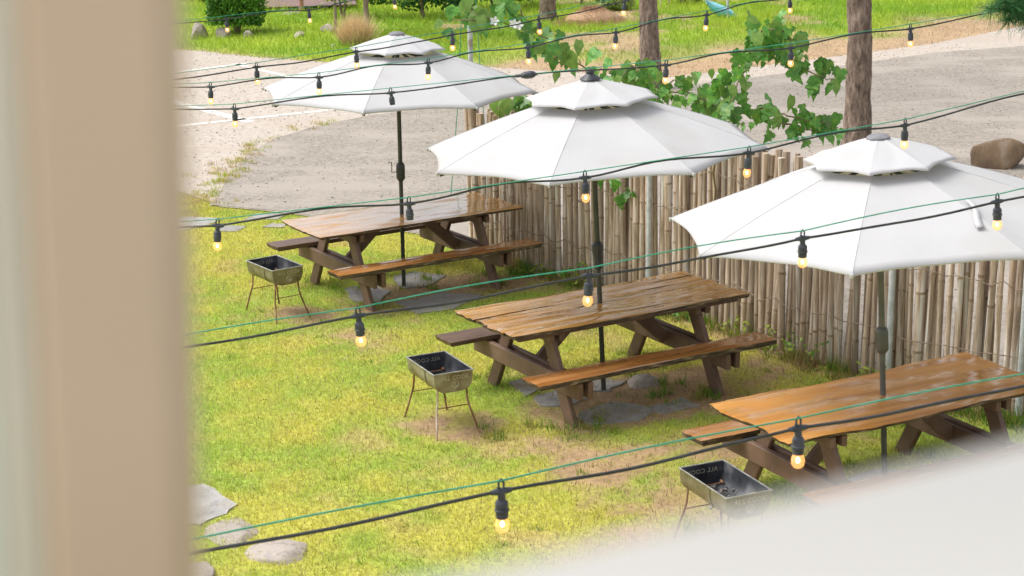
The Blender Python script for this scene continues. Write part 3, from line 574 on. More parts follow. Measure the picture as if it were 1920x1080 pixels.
# galvanised post with guy wires behind the left umbrella
q = aty(886, 330, 19.6); t = empty('metal_post', (q.x, q.y, 0)); G().tube([(0, 0, 0), (0, 0, 3.4)], .028, 12).obj('shaft', mt['pipe'], t, True)
for dx in (-.14, .12): G().tube([(dx * .3, 0, 3.3), (dx, -.05, 1.5), (dx * 2.0, -.1, .02)], .005, 5).obj('guy_wire', mt['green'], t)
tag(t, 'grey galvanised post with green guy wires behind the left umbrella', 'post')

# ------------------------------------------------------------------ bamboo fence
fence = tag(empty('bamboo_fence', (FP[0].x, FP[0].y, 0)), 'weathered split bamboo fence running behind the picnic tables', 'fence')
O = Vector((FP[0].x, FP[0].y, 0))
def pole_mesh(seed, h):
    rs = random.Random(seed); r = rs.uniform(.025, .032); prof = [(r * 1.02, -.05)]; z = rs.uniform(.05, .2)
    while z < h - .05:
        prof += [(r, z - .012), (r * 1.13, z), (r * .98, z + .012)]; z += rs.uniform(.26, .46); r *= .985
    prof += [(r, h)]; g_ = G(); bend = rs.uniform(-.03, .03); g_.lathe(prof, 9)
    for i_ in range(len(prof) - 1):
        if prof[i_][0] > r * 1.1 or prof[i_ + 1][0] < prof[i_][0] * .95:
            for k_ in range(9): g_.m[i_ * 9 + k_] = 1
    for v_ in g_.v: v_.x += bend * math.sin(v_.z / h * PI)
    me = g_.mesh('pole', True)
    try: me.set_sharp_from_angle(angle=math.radians(50))
    except Exception: pass
    me.materials.append(mt['bamboo']); me.materials.append(mt['node']); return me
PM = [pole_mesh(i, 1.0) for i in range(9)]
seg = [(FP[i + 1] - FP[i]).length for i in range(len(FP) - 1)]; tot = sum(seg)
def along(s):
    for i, L_ in enumerate(seg):
        if s <= L_ or i == len(seg) - 1: return FP[i].lerp(FP[i + 1], s / L_), (FP[i + 1] - FP[i]).normalized()
        s -= L_
s = 0; k = 0; group_lean = 0
while s < tot:
    p, d = along(s); nrm = Vector((-d.y, d.x, 0)); h = 1.52 + .38 * (s / tot) ** 1.0 + random.gauss(0, .03)
    if random.random() < .06: h -= random.uniform(.05, .2)
    if k % 9 == 0: group_lean = random.gauss(0, .018)
    o = obj('bamboo_pole', PM[k % 9] if random.random() < .6 else random.choice(PM), fence); o.location = p - O + nrm * (random.gauss(.0, .008) + (.03 if k % 2 else 0)); o.scale = (random.choice((.72, .85, .95, 1, 1.2)) * random.uniform(.9, 1.08),) * 2 + (h,)
    o.rotation_euler = (random.gauss(0, .008), group_lean + random.gauss(0, .010), random.random() * 6.28)
    o.rotation_euler = Euler((group_lean * d.y + random.gauss(0, .008), group_lean * d.x + random.gauss(0, .010), random.random() * 6.28))
    s += random.uniform(.036, .050); k += 1
for zz in (.38, .95, 1.35):
    pts = [];
    for i in range(90):
        p, d = along(tot * i / 89); nrm = Vector((d.y, -d.x, 0)); pts.append(p - O + nrm * (.048 + .006 * (i % 2)) + Vector((0, 0, zz + .12 * i / 89 + random.gauss(0, .018))))
    G().tube(pts, .0045, 5).obj('tie_wire', mt['wire'], fence)
for px_, py_ in [(1222, 556), (1672, 722), (1918, 785)]:
    p = at(px_, py_); n0 = min((along(tot * i / 300) for i in range(301)), key=lambda q: abs((q[0] - O).x - (p - O).x)); d = n0[1]; q = n0[0] + Vector((d.y, -d.x, 0)) * .075 - O
    G().tube([q + Vector((0, 0, -.1)), q + Vector((0, 0, 1.62))], .026, 12).obj('support_pipe', mt['pipe'], fence, True)

# ------------------------------------------------------------------ picnic tables
LT, WT, FS = 2.26, .88, .70
def slab_mesh(L_, W_, th, amp, endamp, seed, crown=.006, nu=64, nv=14, wave=.003):
    rs = np.random.default_rng(seed); sd = seed * 13.7; us = np.linspace(-1, 1, nu); vs = np.linspace(-1, 1, nv); v = []; f = []; fm = []
    def ed(u, side): return amp * (float(fbm(np.array(u * 2.2 + sd + side * 9), np.array(side * 3.1), 12, 4)) - .5) * 2
    def en(vv, side): return endamp * (float(fbm(np.array(vv * 2.5 + sd), np.array(side * 5.3 + 2), 14, 4)) - .5) * 2
    for lay in (0, 1):
        for i, u in enumerate(us):
            for j, w_ in enumerate(vs):
                side = 1 if w_ > 0 else -1; vv = w_ * (W_ / 2 + ed(u, side) * abs(w_) ** 3); uu = u * (L_ / 2 + en(w_, 1 if u > 0 else -1) * abs(u) ** 6)
                z = (wave * math.sin(w_ * 19 + 2.0 * math.sin(u * 3 + sd)) + crown * (float(fbm(np.array(u * 3 + sd), np.array(w_ * 2), 15, 3)) - .5)) if lay == 0 else -th
                if lay == 0 and (abs(w_) == 1 or abs(u) == 1): z -= .006
                if lay == 1: uu *= .985; vv *= .975
                v.append((uu, vv, z))
    B = nu * nv
    for i in range(nu - 1):
        for j in range(nv - 1):
            a = i * nv + j; f.append((a, a + nv, a + nv + 1, a + 1)); fm.append(0); f.append((B + a, B + a + 1, B + a + nv + 1, B + a + nv)); fm.append(1)
    loop = [i * nv for i in range(nu)] + [(nu - 1) * nv + j for j in range(1, nv)] + [i * nv + nv - 1 for i in range(nu - 2, -1, -1)] + [j for j in range(nv - 2, 0, -1)]
    for k in range(len(loop)):
        a, b_ = loop[k], loop[(k + 1) % len(loop)]; f.append((a, B + a, B + b_, b_)); fm.append(1)
    me = mesh('slab', v, f, True, fm)
    try: me.set_sharp_from_angle(angle=math.radians(50))
    except Exception: pass
    return me
def make_table(i, c, yaw, label, planks, amp, topmat, farbench):
    t = tag(empty('picnic_table', (c[0], c[1], 0), yaw), label, 'picnic table', 'picnic tables in a row')
    # local x = length, local -y = towards the camera
    if planks:
        tp = obj('tabletop', G().box((0, 0, .688), (LT * .93, WT * .9, .016)).mesh('tabletop_base'), t, mt['timber'])
        wv = WT / planks
        for k in range(planks):
            o = obj('plank', slab_mesh(LT, wv * .993, .035, .002, .02, 50 + k + i * 10, .01, 48, 6, .0035), tp, [topmat, mt['edge']]); o.location = (random.gauss(0, .012), -WT / 2 + wv * (k + .5), .747 + random.gauss(0, .0015)); o.rotation_euler.x = random.gauss(0, .007)
    else:
        tp = obj('tabletop', slab_mesh(LT, WT, .032, amp, .05, 3 + i, .012, 72, 22, (.0006, 0, .0022)[i]), t, [topmat, mt['edge']]); tp.location.z = .75
    for side in (-1, 1):
        o = obj('bench', slab_mesh(2.24, .25, .045, .016 if i else .008, .015, 20 + i * 3 + side, .010, 56, 7, .002), t, [farbench if side == 1 else mt['bench'], mt['edge'] if not (side == 1 and farbench == mt['bench_dry']) else mt['bench_dry']]); o.location = (.0, side * .68, .455)
        o.rotation_euler.z = random.gauss(0, .008)
    for fxx in (-FS, FS):
        for sd in (-1, 1):
            G().beam((fxx, sd * .61, -.02), (fxx, sd * .235, .70), .045, .125, (0, 1, 0)).obj('leg', mt['timber'], t)
        for off in (-.046, .046):
            G().beam((fxx + off, -.79, .335), (fxx + off, .79, .335), .044, .135).obj('bench_support', mt['timber'], t)
            G().beam((fxx + off, -.39, .662), (fxx + off, .39, .662), .044, .075).obj('top_cleat', mt['timber'], t)
        sg = 1 if fxx > 0 else -1
        G().beam((fxx - sg * .07, .03, .33), (fxx - sg * .48, .03, .69), .10, .045, (0, 1, 0)).obj('brace', mt['timber'], t)
    return t
make_table(0, TC[0], TC[0][2], 'leftmost picnic table with a smooth glossy wet top', 0, .014, mt['top'], mt['bench_dry'])
make_table(1, TC[1], TC[1][2], 'middle picnic table with a wet planked brown top', 6, .01, mt['top'], mt['bench_dry'])
make_table(2, TC[2], TC[2][2], 'right picnic table with a wavy live-edge orange slab top', 0, .055, mt['top2'], mt['bench'])

# ------------------------------------------------------------------ umbrellas
def umbrella(i, base, tilt, phase, top, R, label, hub, pm, strap=False):
    t = tag(empty('umbrella', (base[0], base[1], 0)), label, 'umbrella', 'white market umbrellas'); t.rotation_euler.y = -tilt
    zh, zm, rv = top - .555, top - .215, (.47, .53, .49)[i]
    def panel(a0, a1, r_in, z_in, r_out, z_out, scal, sag, nm, seed):
        v = []; f = []; ns, ntt = 12, 8; c0 = Vector((math.cos(a0), math.sin(a0), 0)); c1 = Vector((math.cos(a1), math.sin(a1), 0)); rs = random.Random(seed); ph = rs.random() * 6
        for q in range(ns + 1):
            s = q / ns; r = r_in + (r_out - r_in) * s; z = z_in + (z_out - z_in) * (s * .84 + .16 * s * s)
            for k in range(ntt + 1):
                u = k / ntt; b_ = 4 * u * (1 - u); p = (c0.lerp(c1, u)) * (r * (1 - scal * b_ * s ** 3)); zz = z - sag * b_ * math.sin(PI * min(1, s * .9 + .1)) + .012 * b_ * s ** 6
                zz += .004 * math.sin(u * 9 + ph + s * 5) * b_ * s
                v.append((p.x, p.y, zz))
        for q in range(ns):
            for k in range(ntt): a = q * (ntt + 1) + k; f.append((a, a + 1, a + ntt + 2, a + ntt + 1))
        # folded hem under the outer edge
        b0 = ns * (ntt + 1); e0 = len(v)
        for k in range(ntt + 1): p = Vector(v[b0 + k]); v.append((p.x * .995, p.y * .995, p.z - .012))
        for k in range(ntt): f.append((b0 + k, b0 + k + 1, e0 + k + 1, e0 + k))
        return mesh(nm, v, f, True)
    for k in range(8):
        a0 = phase + k * PI / 4; a1 = a0 + PI / 4
        obj('canopy_panel', panel(a0, a1, .36, zm + .02, R, zh, .032, .012, 'canopy_panel', i * 20 + k), t, mt['canvas'])
        obj('vent_panel', panel(a0, a1, .035, top - .012, rv, top - .155, .035, .004, 'vent_panel', i * 30 + k), t, mt['canvas'])
        ca, sa = math.cos(a0), math.sin(a0)
        G().beam((ca * .05, sa * .05, zm + .035), (ca * R * .985, sa * R * .985, zh - .022), .018, .022).obj('rib', mt['plastic'], t)
        sq = [(r_, zm + .02 + (zh - zm - .02) * (.84 * u_ + .16 * u_ * u_) + .0015) for u_ in (.1, .32, .55, .78, 1.0) for r_ in [.36 + (R - .36) * u_]]; G().tube([(ca * r_, sa * r_, z_) for r_, z_ in sq], .0017, 6).obj('seam', mt['canvas'], t, True)
        G().tube([(ca * .06, sa * .06, zh + .02), (ca * R * .52, sa * R * .52, (zh + zm) / 2 - .03)], .008, 6).obj('strut', mt['plastic'], t)
        tip = Vector((ca * R, sa * R, zh)); g_ = G(); g_.lathe([(.004, .006), (.010, .003), (.012, -.012), (.008, -.022), (.003, -.025)], 8, Matrix.Translation(tip)); g_.obj('tip_pocket', mt['canvas'], t, True)
    rp = .021
    G().tube([(0, 0, -.05), (0, 0, hub - .05)], rp * .95, 16).obj('lower_pole', pm, t, True)
    G().tube([(0, 0, hub), (0, 0, top - .03)], rp, 16).obj('upper_pole', pm, t, True)
    if i == 1: G().lathe([(.024, -.17), (.03, -.165), (.045, -.02), (.047, .03), (.030, .055), (.022, .06)], 8, Matrix.Translation((0, 0, hub))).obj('crank_housing', mt['plastic'], t)
    else: G().lathe([(.024, -.09), (.036, -.075), (.043, -.06), (.043, .06), (.036, .085), (.022, .095)], 18, Matrix.Translation((0, 0, hub))).obj('crank_housing', mt['plastic'] if i == 0 else pm, t, True)
    G().lathe([(.05, -.0), (.05, .05), (.03, .07)], 12, Matrix.Translation((0, 0, zh - .0))).obj('runner', mt['plastic'], t, True)
    if i == 0: G().tube([(-.03, 0, hub), (-.085, -.02, hub), (-.085, -.02, hub + .10), (-.115, -.03, hub + .10)], .007, 7).obj('crank_handle', mt['rim'], t)
    if i == 1: G().lathe([(.085, -.012), (.075, .0), (.035, .022), (.03, .03), (.036, .045), (.03, .06), (.01, .066)], 16, Matrix.Translation((0, 0, top))).obj('finial', mt['plastic'], t, True)
    else: G().lathe([(.078, -.030), (.076, -.012), (.054, .002), (.015, .008)], 18, Matrix.Translation((0, 0, top))).obj('finial', mt['cap'], t, True)
    if strap:
        def surf(p):
            an = math.atan2(p.y, p.x) - phase; dl = (an % (PI / 4)) - PI / 8; re = p.length * math.cos(dl) / math.cos(PI / 8)
            us = (re - .36) / (R - .36); return zm + .02 + (zh - zm - .02) * (.84 * us + .16 * us * us)
        bx_ = Vector((base[0] - math.tan(tilt) * 2.1, base[1], 0)); q0 = at(1812, 400, 2.14) - bx_; q1 = at(1842, 446, 2.06) - bx_; q0.z = q1.z = 0
        v = []; f = []; sdw = Vector((-(q1 - q0).y, (q1 - q0).x, 0)).normalized()
        for k in range(7):
            u = k / 6; p = q0.lerp(q1, u) + sdw * .015 * math.sin(u * 5); z = surf(p) + .014 + .008 * math.sin(u * PI * 2); wd_ = .010 + .013 * u
            v += [p - sdw * wd_ + Vector((0, 0, z)), p + sdw * wd_ + Vector((0, 0, z + .006))]
        for k in range(6): f.append((2 * k, 2 * k + 1, 2 * k + 3, 2 * k + 2))
        o = obj('tie_strap', mesh('tie_strap', v, f, True), t, mt['canvas']); md = o.modifiers.new('thick', 'SOLIDIFY'); md.thickness = .006
    return t
umbrella(0, (-1.075, 16.90), 0.0, math.radians(35), 2.53, 1.36, 'leftmost white umbrella, farthest from the camera', 1.17, mt['pole'])
umbrella(1, (.735, 13.58), math.radians(2.45), math.radians(29), 2.565, 1.37, 'middle white umbrella with a dark pointed finial', 1.20, mt['pole'])
umbrella(2, (2.53, 11.22), math.radians(3.5), math.radians(27), 2.52, 1.40, 'right white umbrella with a loose tie strap on its canopy', 1.13, mt['pole2'], True)

# ------------------------------------------------------------------ grills
def text_mesh(body, size, ext):
    cu = bpy.data.curves.new('lettering', 'FONT'); cu.body = body; cu.size = size; cu.extrude = ext; cu.align_x = 'CENTER'; cu.align_y = 'CENTER'; cu.space_character = 1.15; cu.offset = .0006
    o = bpy.data.objects.new('lettering', cu); COL.objects.link(o); dg = bpy.context.evaluated_depsgraph_get(); me = bpy.data.meshes.new_from_object(o.evaluated_get(dg)); bpy.data.objects.remove(o); me.materials.clear(); return me
TXT = text_mesh('ALL COOK', .042, .003)
def make_grill(c, yaw, label, L_=.53, W_=.32, ash=False):
    # local y = long axis, the lettered end faces local -y
    t = tag(empty('barbecue_grill', (c[0], c[1], 0), yaw), label, 'grill', 'barbecue grills on the lawn'); zr, dp = .5, .155
    def ring(s, y, inset=0.0):            # U profile across x, top open
        pts = []
        for k in range(13):
            a = k / 12; x = (a * 2 - 1); hx = (W_ / 2 - inset); e = abs(x); px_ = math.copysign(min(1, e * 1.0), x)
            ang = (1 - e) * PI / 2; px_ = math.copysign(hx * (math.cos(ang) ** .55 if e < 1 else 1), x); pz = zr - (dp - inset) * (math.sin(ang) ** .6 if e < 1 else 0)
            pts.append((px_ * (1 if True else s), y, pz))
        return pts
    for nm, ins, m in (('body', 0.0, 'steel'), ('inside', .004, 'soot')):
        g_ = G(); ys = [-L_ / 2 + ins, -L_ / 6, L_ / 6, L_ / 2 - ins]; v = []
        for y in ys: v += ring(1, y, ins)
        f = [(i * 13 + k, i * 13 + k + 1, (i + 1) * 13 + k + 1, (i + 1) * 13 + k) for i in range(3) for k in range(12)] + [tuple(range(13)), tuple(range(39, 52))]
        g_.add(v, f); o = g_.obj(nm, mt[m], t, True)
    g_ = G(); rw = .010
    for sx in (-1, 1): g_.box((sx * (W_ / 2 + .002), 0, zr + .002), (rw, L_ + .022, .006))
    for sy in (-1, 1): g_.box((0, sy * (L_ / 2 + .002), zr + .0025), (W_ + .016, rw, .006))
    g_.obj('rim', mt['rim'], t)
    for y in (-.09,): 
        g_ = G(); g_.tube([Vector(p) * 1 + Vector((0, 0, 0)) for p in [(q[0] * 1.012, y, zr - (zr - q[2]) * 1.012) for q in ring(1, y)]], .004, 5); g_.obj('weld_seam', mt['steel'], t, True)
    # lettering: embossed outward on the front end, pressed through (mirrored) inside the back end
    o = obj('lettering', TXT.copy(), t, mt['emboss']); o.rotation_euler = (PI / 2, 0, 0); o.location = (.012, -L_ / 2 - .001, zr - .042)
    o = obj('lettering', TXT.copy(), t, mt['emboss']); o.rotation_euler = (PI / 2, 0, 0); o.scale = (-1, 1, 1); o.location = (-.0, L_ / 2 - .0055, zr - .045)
    g_ = G(); ce = Vector((.012, -L_ / 2 - .001, zr - .098)); g_.tube([ce + Vector((math.cos(a) * .028, 0, math.sin(a) * .028)) for a in np.linspace(0, 2 * PI, 21)], .0028, 5, False)
    g_.tube([ce + Vector((0, 0, -.018)), ce + Vector((0, 0, .012))], .004, 5); g_.tube([ce + Vector((math.cos(a) * .016, 0, -.003 + math.sin(a) * .016)) for a in np.linspace(PI, 2 * PI, 9)], .004, 5)
    g_.lathe([(.001, .0), (.007, .004), (.007, .010), (.001, .014)], 8, Matrix.Translation(ce + Vector((0, 0, .006)))); g_.obj('emblem', mt['emboss'], t, True)
    for sx in (-1, 1):
        for sy in (-1, 1):
            x0, y0 = sx * .115, sy * (L_ / 2 - .035)
            P = [(x0 * .95, y0 - sy * .05, .385), (x0, y0 - sy * .012, .388), (x0 * 1.04, y0, .365), (x0 * 1.08, y0 + sy * .006, .27), (x0 * 1.2, y0 + sy * .02, .20), (x0 * 1.42, y0 + sy * (.05 if sy > 0 else .075), .08), (x0 * 1.6, y0 + sy * (.07 if sy > 0 else .115), -.01)]
            l = G().tube(P, .0078, 7).obj('leg', mt['rust'] if not (sx < 0 and sy < 0) else mt['worn' if label.startswith('middle') else 'rust'], t, True)
            G().lathe([(.011, -.012), (.011, .012)], 8, Matrix.Translation(P[-1])).obj('foot_cap', mt['plastic'], l, True)
        # rods tying the legs
    for sy in (-1, 1):
        y0 = sy * (L_ / 2 - .02); G().tube([(-.13, y0, .225), (.13, y0, .225)], .0042, 6).obj('tie_rod', mt['rust'], t, True)
        G().tube([(-.112, y0 - sy * .03, .372), (.112, y0 - sy * .03, .372)], .0045, 6).obj('tie_rod', mt['rust'], t, True)
    # ash and charcoal lying in the bottom
    if ash:
        g_ = G(); rs = random.Random(5)
        for k in range(70):
            p = Vector((rs.gauss(0, .05), rs.uniform(-.2, .22), zr - dp + .018 + rs.random() * .02)); r_ = rs.uniform(.006, .018); M_ = Matrix.Translation(p) @ Euler((rs.random() * 6, rs.random() * 6, 0)).to_matrix().to_4x4(); g_.box((0, 0, 0), (r_ * 1.6, r_, r_), M_)
        o = g_.obj('charcoal', mt['ash'], t); o['kind'] = 'stuff'
    return t
make_grill((-2.22, 15.97), math.radians(36), 'barbecue grill beside the leftmost picnic table, farthest grill', .50)
make_grill((-.56, 12.81), math.radians(26), 'middle barbecue grill on bent rusty legs, standing alone on the lawn', .515)
make_grill((1.32, 10.34), math.radians(24), 'nearest barbecue grill with ash inside, partly behind the white ledge', .57, .32, True)

# ------------------------------------------------------------------ string lights
def lamp_parts(parent, loc, yaw, tiltx, bulb=True, s=1.0):
    h = empty('lamp', (0, 0, 0)); bpy.data.objects.remove(h)
    g_ = G(); g_.tube([(-.034, 0, 0), (-.018, 0, 0), (.018, 0, 0), (.034, 0, 0)], [.0075, .0105, .0105, .0075], 10)
    g_.tube([(0, 0, .004), (0, 0, -.03)], [.012, .0125], 12)
    g_.lathe([(.0125, -.028), (.019, -.034), (.0205, -.042), (.0205, -.058), (.0235, -.060), (.0235, -.064), (.0200, -.066), (.0195, -.088), (.0165, -.089)], 16)
    lp = [(0, 0, .004), (-.008, 0, .012), (-.0085, 0, .026), (-.005, 0, .036), (0, 0, .040), (.005, 0, .036), (.0085, 0, .026), (.008, 0, .012), (0, 0, .004)]
    g_.tube(lp, .0038, 7, False); g_.tube([(-.004, -.006, .014), (-.017, -.006, .017)], .003, 6)
    o = g_.obj('lamp_socket', mt['socket'], parent, True); o.location = loc; o.rotation_euler = (tiltx, 0, yaw); o.scale = (s, s, s)
    if bulb:
        b = G().lathe([(.0145, -.086), (.0185, -.094), (.0225, -.106), (.0230, -.116), (.0205, -.127), (.0145, -.135), (.006, -.139), (.001, -.1395)], 18).obj('bulb', mt['glass'], o, True)
        G().lathe([(.001, -.100), (.005, -.104), (.0068, -.111), (.005, -.118), (.001, -.121)], 10).obj('filament', mt['fil'], o, True)
    return o
SG = 'festoon strings above the lawn'
def string(lamps, z0, z1, ends, gap, tie, label, nobulb=(), plug=None):
    zf = lambda x_: z0 + (z1 - z0) * (x_ - 400) / 1300
    L_ = [at(x_, y_, zf(x_)) for x_, y_ in lamps]
    a = at(ends[0][0], ends[0][1], zf(ends[0][0])); b = at(ends[1][0], ends[1][1], zf(ends[1][0]))
    t = tag(empty('string_light', L_[0]), label, 'string lights', SG); o0 = L_[0]
    K = [a] + L_ + [b]; cab = []; wire = []
    for i in range(len(K) - 1):
        p, q = K[i], K[i + 1]; inner = 0 < i < len(K) - 2
        for k in range(12):
            u = k / 12; w_ = p.lerp(q, u); d_ = math.sin(PI * u)
            wz = .036 + (gap - .036) * (d_ if not tie else .0)
            cz = (.030 * d_ ** 2 if tie else -.012 * d_) * (1 if inner else .6)
            cab.append(w_ - o0 + Vector((0, .003 * math.sin(u * 9 + i), cz + .004 * math.sin(u * 7 + i * 2) * d_))); wire.append(w_ - o0 + Vector((0, -.004, wz)))
    cab.append(b - o0); wire.append(b - o0 + Vector((0, 0, .036)))
    G().tube(cab, .0058, 7).obj('cable', mt['cable'], t, True); G().tube(wire, .0030, 6).obj('support_wire', mt['green'], t, True)
    for i, p in enumerate(L_):
        d = (K[i + 2] - K[i]).normalized(); o = lamp_parts(t, p - o0, math.atan2(d.y, d.x), random.gauss(0, .04), i not in nobulb)
        o.rotation_euler.y = random.gauss(0, .05)
    if plug:
        p = L_[1].lerp(L_[2], .50) + Vector((0, 0, .030)); d = (L_[2] - L_[1]).normalized(); M_ = Matrix.Translation(p - o0) @ d.to_track_quat('Z', 'Y').to_matrix().to_4x4()
        G().lathe([(.007, -.10), (.011, -.09), (.012, -.05), (.018, -.045), (.026, -.02), (.028, .02), (.024, .045), (.012, .06), (.007, .075)], 14, M_).obj('plug_connector', mt['socket'], t, True)
    return t
string([(940, 921), (1497, 803), (1985, 708)], 2.50, 2.62, ((150, 1078), (2300, 640)), .045, False, 'nearest festoon string, crossing the lawn at the bottom')
string([(672, 592), (1105, 517), (1505, 447), (1870, 378)], 2.45, 2.72, ((150, 683), (2250, 300)), .05, False, 'second festoon string from the bottom, crossing the front of the middle table')
string([(408, 423), (767, 382), (1097, 333), (1404, 287), (1697, 235)], 2.42, 2.78, ((40, 447), (2050, 150)), .05, True, 'third festoon string from the bottom, crossing the leftmost tabletop', (1,))
string([(440, 204), (733, 174), (1249, 122), (1483, 90), (1707, 54)], 2.45, 2.95, ((150, 214), (2000, 4)), .05, True, 'festoon string with the dark plug connector between the left and middle umbrellas', (1,), (1000, 153))
string([(395, 163), (598, 145), (803, 118), (990, 89), (1155, 61), (1325, 28), (1481, -4)], 2.48, 3.0, ((190, 172), (1700, -45)), .05, True, 'festoon string crossing the middle of the left umbrella')
string([(481, 126), (668, 97), (848, 65), (1010, 36), (1171, 2)], 2.58, 3.0, ((200, 165), (1400, -50)), .04, False, 'festoon string crossing the cap of the left umbrella')
string([(424, 36), (579, 19), (739, -6)], 2.45, 2.8, ((200, 62), (950, -45)), .045, True, 'topmost festoon string, in front of the clipped bush')

# ------------------------------------------------------------------ climbing vines with separate leaves
def leaf_mesh(seed, lob):
    rs = random.Random(seed)
    if lob > .08: rim = [(0, -.36), (.15, -.50), (.36, -.44), (.50, -.20), (.44, -.08), (.33, -.02), (.43, .14), (.36, .24), (.22, .26), (.20, .42), (.10, .60), (0, .82)]
    else: rim = [(0, -.42), (.14, -.50), (.32, -.42), (.42, -.20), (.42, .02), (.35, .22), (.24, .42), (.10, .62), (0, .80)]
    rim = [(x_ * rs.uniform(.78, 1.12), y_ + rs.gauss(0, .03)) for x_, y_ in rim]; v = []; f = []
    for k, (x_, y_) in enumerate(rim): v.append((0, y_ * .9, -.05 * (y_ * 2) ** 2))
    m_ = len(rim)
    for sgn in (1, -1):
        for x_, y_ in rim: v.append((sgn * x_, y_ - .08 * x_, .22 * x_ - .5 * x_ * x_ - .06 * (y_ * 2) ** 2 + .03 * math.sin(y_ * 11 + sgn)))
    for k in range(m_ - 1):
        f.append((k, m_ + k, m_ + k + 1, k + 1)); f.append((k + 1, 2 * m_ + k + 1, 2 * m_ + k, k))
    return mesh('leaf', v, f, True)
LM = {'A': [leaf_mesh(i, .12) for i in range(6)], 'B': [leaf_mesh(9 + i, .05) for i in range(3)]}
for k_ in LM:
    for me in LM[k_]: me.materials.append(mt['leaf' + k_])
def vine(name, paths, Y, label, mix, size, density, cat='vine'):
    base = aty(*paths[0][0], Y); root = Vector((base.x, float(np.interp(base.x, fx, fy)) + .12, 0)); t = tag(empty(name, root), label, cat); cnt = 0
    for pi_, path in enumerate(paths):
        P = [aty(a, b_, Y + random.uniform(-.1, .25)) - root for a, b_ in path]
        if pi_ == 0: P = [Vector((0, 0, 0)), Vector((P[0].x * .5, P[0].y * .5, P[0].z * .55))] + P
        Q = []
        for i in range(len(P) - 1):
            for k in range(5): Q.append(P[i].lerp(P[i + 1], k / 5) + Vector((random.gauss(0, .008), 0, random.gauss(0, .008))))
        Q.append(P[-1]); G().tube(Q, [.011 - .008 * i / len(Q) for i in range(len(Q))], 6).obj('stem', mt['stem'], t, True)
        st = 10 if pi_ == 0 else 0
        for q in Q[st:]:
            for r_ in range(density):
                if random.random() < .85:
                    k_ = 'A' if random.random() < mix else 'B'; o = obj('leaf', random.choice(LM[k_]), t); s_ = size * random.choice((.45, .7, .9, 1, 1.15, 1.35)) * random.uniform(.9, 1.1)
                    o.location = q + Vector((random.gauss(0, .075), random.gauss(0, .08), random.gauss(-.02, .07))); o.scale = (s_, s_, s_)
                    tip = Vector((random.gauss(0, .5), random.gauss(-.15, .35), -1)).normalized(); nr = Vector((random.gauss(0, .55), -.9 + random.gauss(0, .3), .75 + random.gauss(0, .3))); x_ = tip.cross(nr).normalized(); nr = x_.cross(tip)
                    o.rotation_euler = Matrix((x_, tip, nr)).transposed().to_euler(); cnt += 1
    return t
vine('climbing_vine', [[(1345, 262), (1372, 190), (1395, 130), (1425, 70), (1452, 34)], [(1420, 60), (1462, 55), (1492, 80), (1498, 105)], [(1455, 100), (1495, 120), (1530, 140), (1566, 150)], [(1380, 215), (1430, 205), (1480, 218), (1530, 228), (1572, 240)], [(1400, 130), (1360, 150), (1345, 175)], [(1440, 225), (1500, 240), (1560, 250)], [(1405, 90), (1440, 95), (1475, 75)]], 15.3, 'tall arching vine with large eaten leaves left of the thick pine trunk', .8, .112, 2)
vine('climbing_vine', [[(1250, 205), (1215, 165), (1165, 140), (1125, 128)], [(1215, 150), (1185, 120), (1160, 150)], [(1240, 175), (1285, 170), (1320, 190), (1365, 205)], [(1230, 190), (1262, 150), (1290, 160)], [(1300, 185), (1345, 215), (1390, 232)]], 16.7, 'low vine spilling over the fence top behind the middle umbrella cap', .75, .105, 2)
v3 = vine('flowering_vine', [[(1120, 150), (1085, 120), (1050, 90), (1010, 62), (960, 50), (900, 30), (850, 10)], [(1000, 60), (975, 20), (940, -10)], [(930, 45), (880, 35), (830, 40)], [(900, 25), (870, 5)], [(1060, 90), (1040, 110), (1075, 130)], [(985, 60), (990, 85), (1020, 100)]], 17.6, 'pale drooping vine branch with white flowers right of the grey post', .5, .14, 1)
for a, b_ in [(927, 40), (963, 45), (972, 48)]:
    p = aty(a, b_, 17.45) - v3.location; g_ = G()
    for k in range(5):
        M_ = Matrix.Translation(p) @ Matrix.Rotation(1.2, 4, 'X') @ Matrix.Rotation(k * 1.257, 4, 'Z'); g_.add([M_ @ Vector(q) for q in [(0, 0, 0), (.03, .018, .012), (.055, 0, .02), (.03, -.018, .012)]], [(0, 1, 2, 3)])
    g_.obj('flower', mt['petal'], v3)
vine('fence_sprig', [[(1165, 335), (1170, 350), (1172, 362)]], float(np.interp(at(1170, 540).x, fx, fy)) - .1, 'single green leaf hanging on the fence right of the middle pole', 1, .13, 1)
vine('fence_sprig', [[(955, 205), (970, 195), (985, 190)]], 17.9, 'green sprig poking over the fence end below the left umbrella', .3, .15, 2)
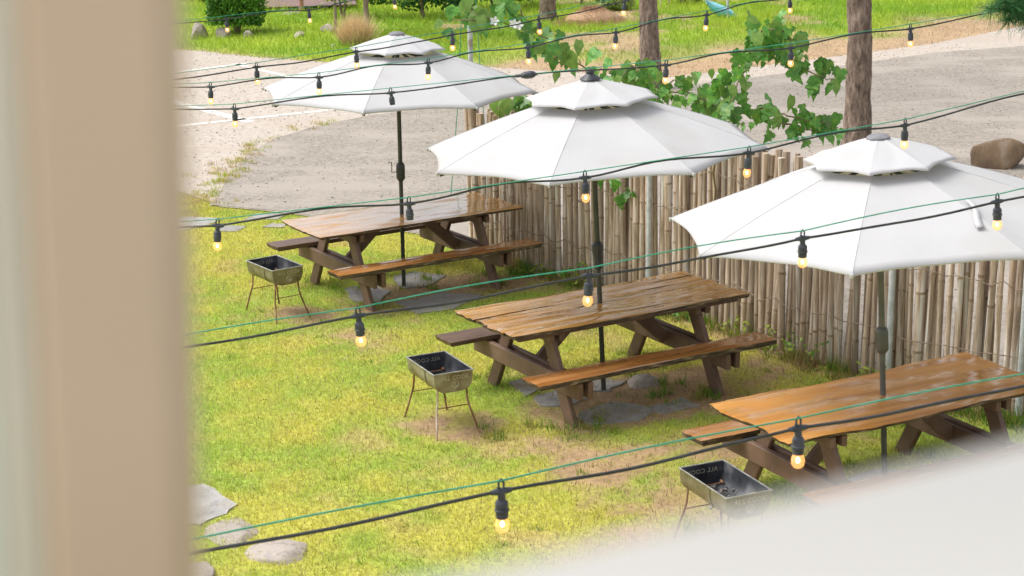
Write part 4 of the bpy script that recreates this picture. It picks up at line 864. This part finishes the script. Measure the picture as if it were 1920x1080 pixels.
# pine branch at the top right, from a tree standing outside the picture
t = empty('pine_bough', (5.2, 12.6, 0)); base = Vector((5.2, 12.6, 0))
obj('trunk', trunk_mesh('trunk', (0, 0, 0), .14, .09, 5.0, (0, 0), 4, 24, 60), t, mt['bark'])
tips = [aty(1905, -30, 11.8), aty(1880, 10, 11.7), aty(1858, 18, 11.7), aty(1915, 25, 11.8), aty(1890, 38, 11.75), aty(1935, 40, 11.7)]
cs = []
for p in tips:
    q0 = Vector((0, 0, 3.6)); q2 = p - base; G().tube([q0, q0.lerp(q2, .6) + Vector((0, 0, .1)), q2], [.03, .015, .006], 6).obj('limb', mt['bark'], t, True)
    for k in range(9): cs.append(q2.lerp(q0, k * .025) + Vector((random.gauss(0, .02),) * 3))
v, f, c = needle_tufts(np.array(cs), 120, .16, (.06, .20, .06), .0022); obj('crown', npmesh('crown', v, f, c), t, mt['leafcloud'])
tag(t, 'green pine bough with long needles at the top right corner', 'tree')

# ------------------------------------------------------------------ balcony the camera stands on
zL = H - .118; a, b = at(870, 1078, zL), at(1920, 828, zL); d = (b - a).normalized(); nr = Vector((d.y, -d.x, 0))
t = tag(empty('balcony_wall', (a.x, a.y, 0)), 'blurred cream balcony ledge close to the camera at the lower right', 'ledge')
def slabbox(p, q, w_, z0, z1, off, nm, m):
    P = [p + nr * off, q + nr * off, q + nr * (off + w_), p + nr * (off + w_)]; o_ = Vector((a.x, a.y, 0)); v = [Vector((k.x, k.y, z0)) - o_ for k in P] + [Vector((k.x, k.y, z1)) - o_ for k in P]
    return obj(nm, mesh(nm, v, [(3, 2, 1, 0), (4, 5, 6, 7), (0, 1, 5, 4), (1, 2, 6, 5), (2, 3, 7, 6), (3, 0, 4, 7)]), t, m)
slabbox(a - d * 1.2, b + d * 2.0, .14, zL - .05, zL, 0, 'coping', mt['cream']); slabbox(a - d * 1.2, b + d * 2.0, .10, 0, zL - .052, .02, 'wall', mt['cream'])
# tan post: its right edge sits at pixel x = 358
dY = .40; e0 = aty(366, 540, dY); e1 = aty(110, 540, dY); wv = e0.x - e1.x; tl = .028
t = tag(empty('balcony_post', (e1.x + wv / 2 - math.tan(tl) * e0.z, dY, 0)), 'blurred tan balcony post filling the left side of the picture', 'post'); t.rotation_euler.y = tl
G().box((0, -.012, 3.2), (wv, .024, 6.4)).obj('shaft', mt['tan'], t)
G().box((-wv / 2 - .0046, -.0115, 3.2), (.009, .022, 6.4)).obj('blur_strip', mt['mid'], t)  # added strip, imitates the blurred fade from pale frame to tan shaft
G().box((-wv / 2 - .0402, -.010, 3.2), (.062, .020, 6.4)).obj('side_frame', mt['pale'], t)
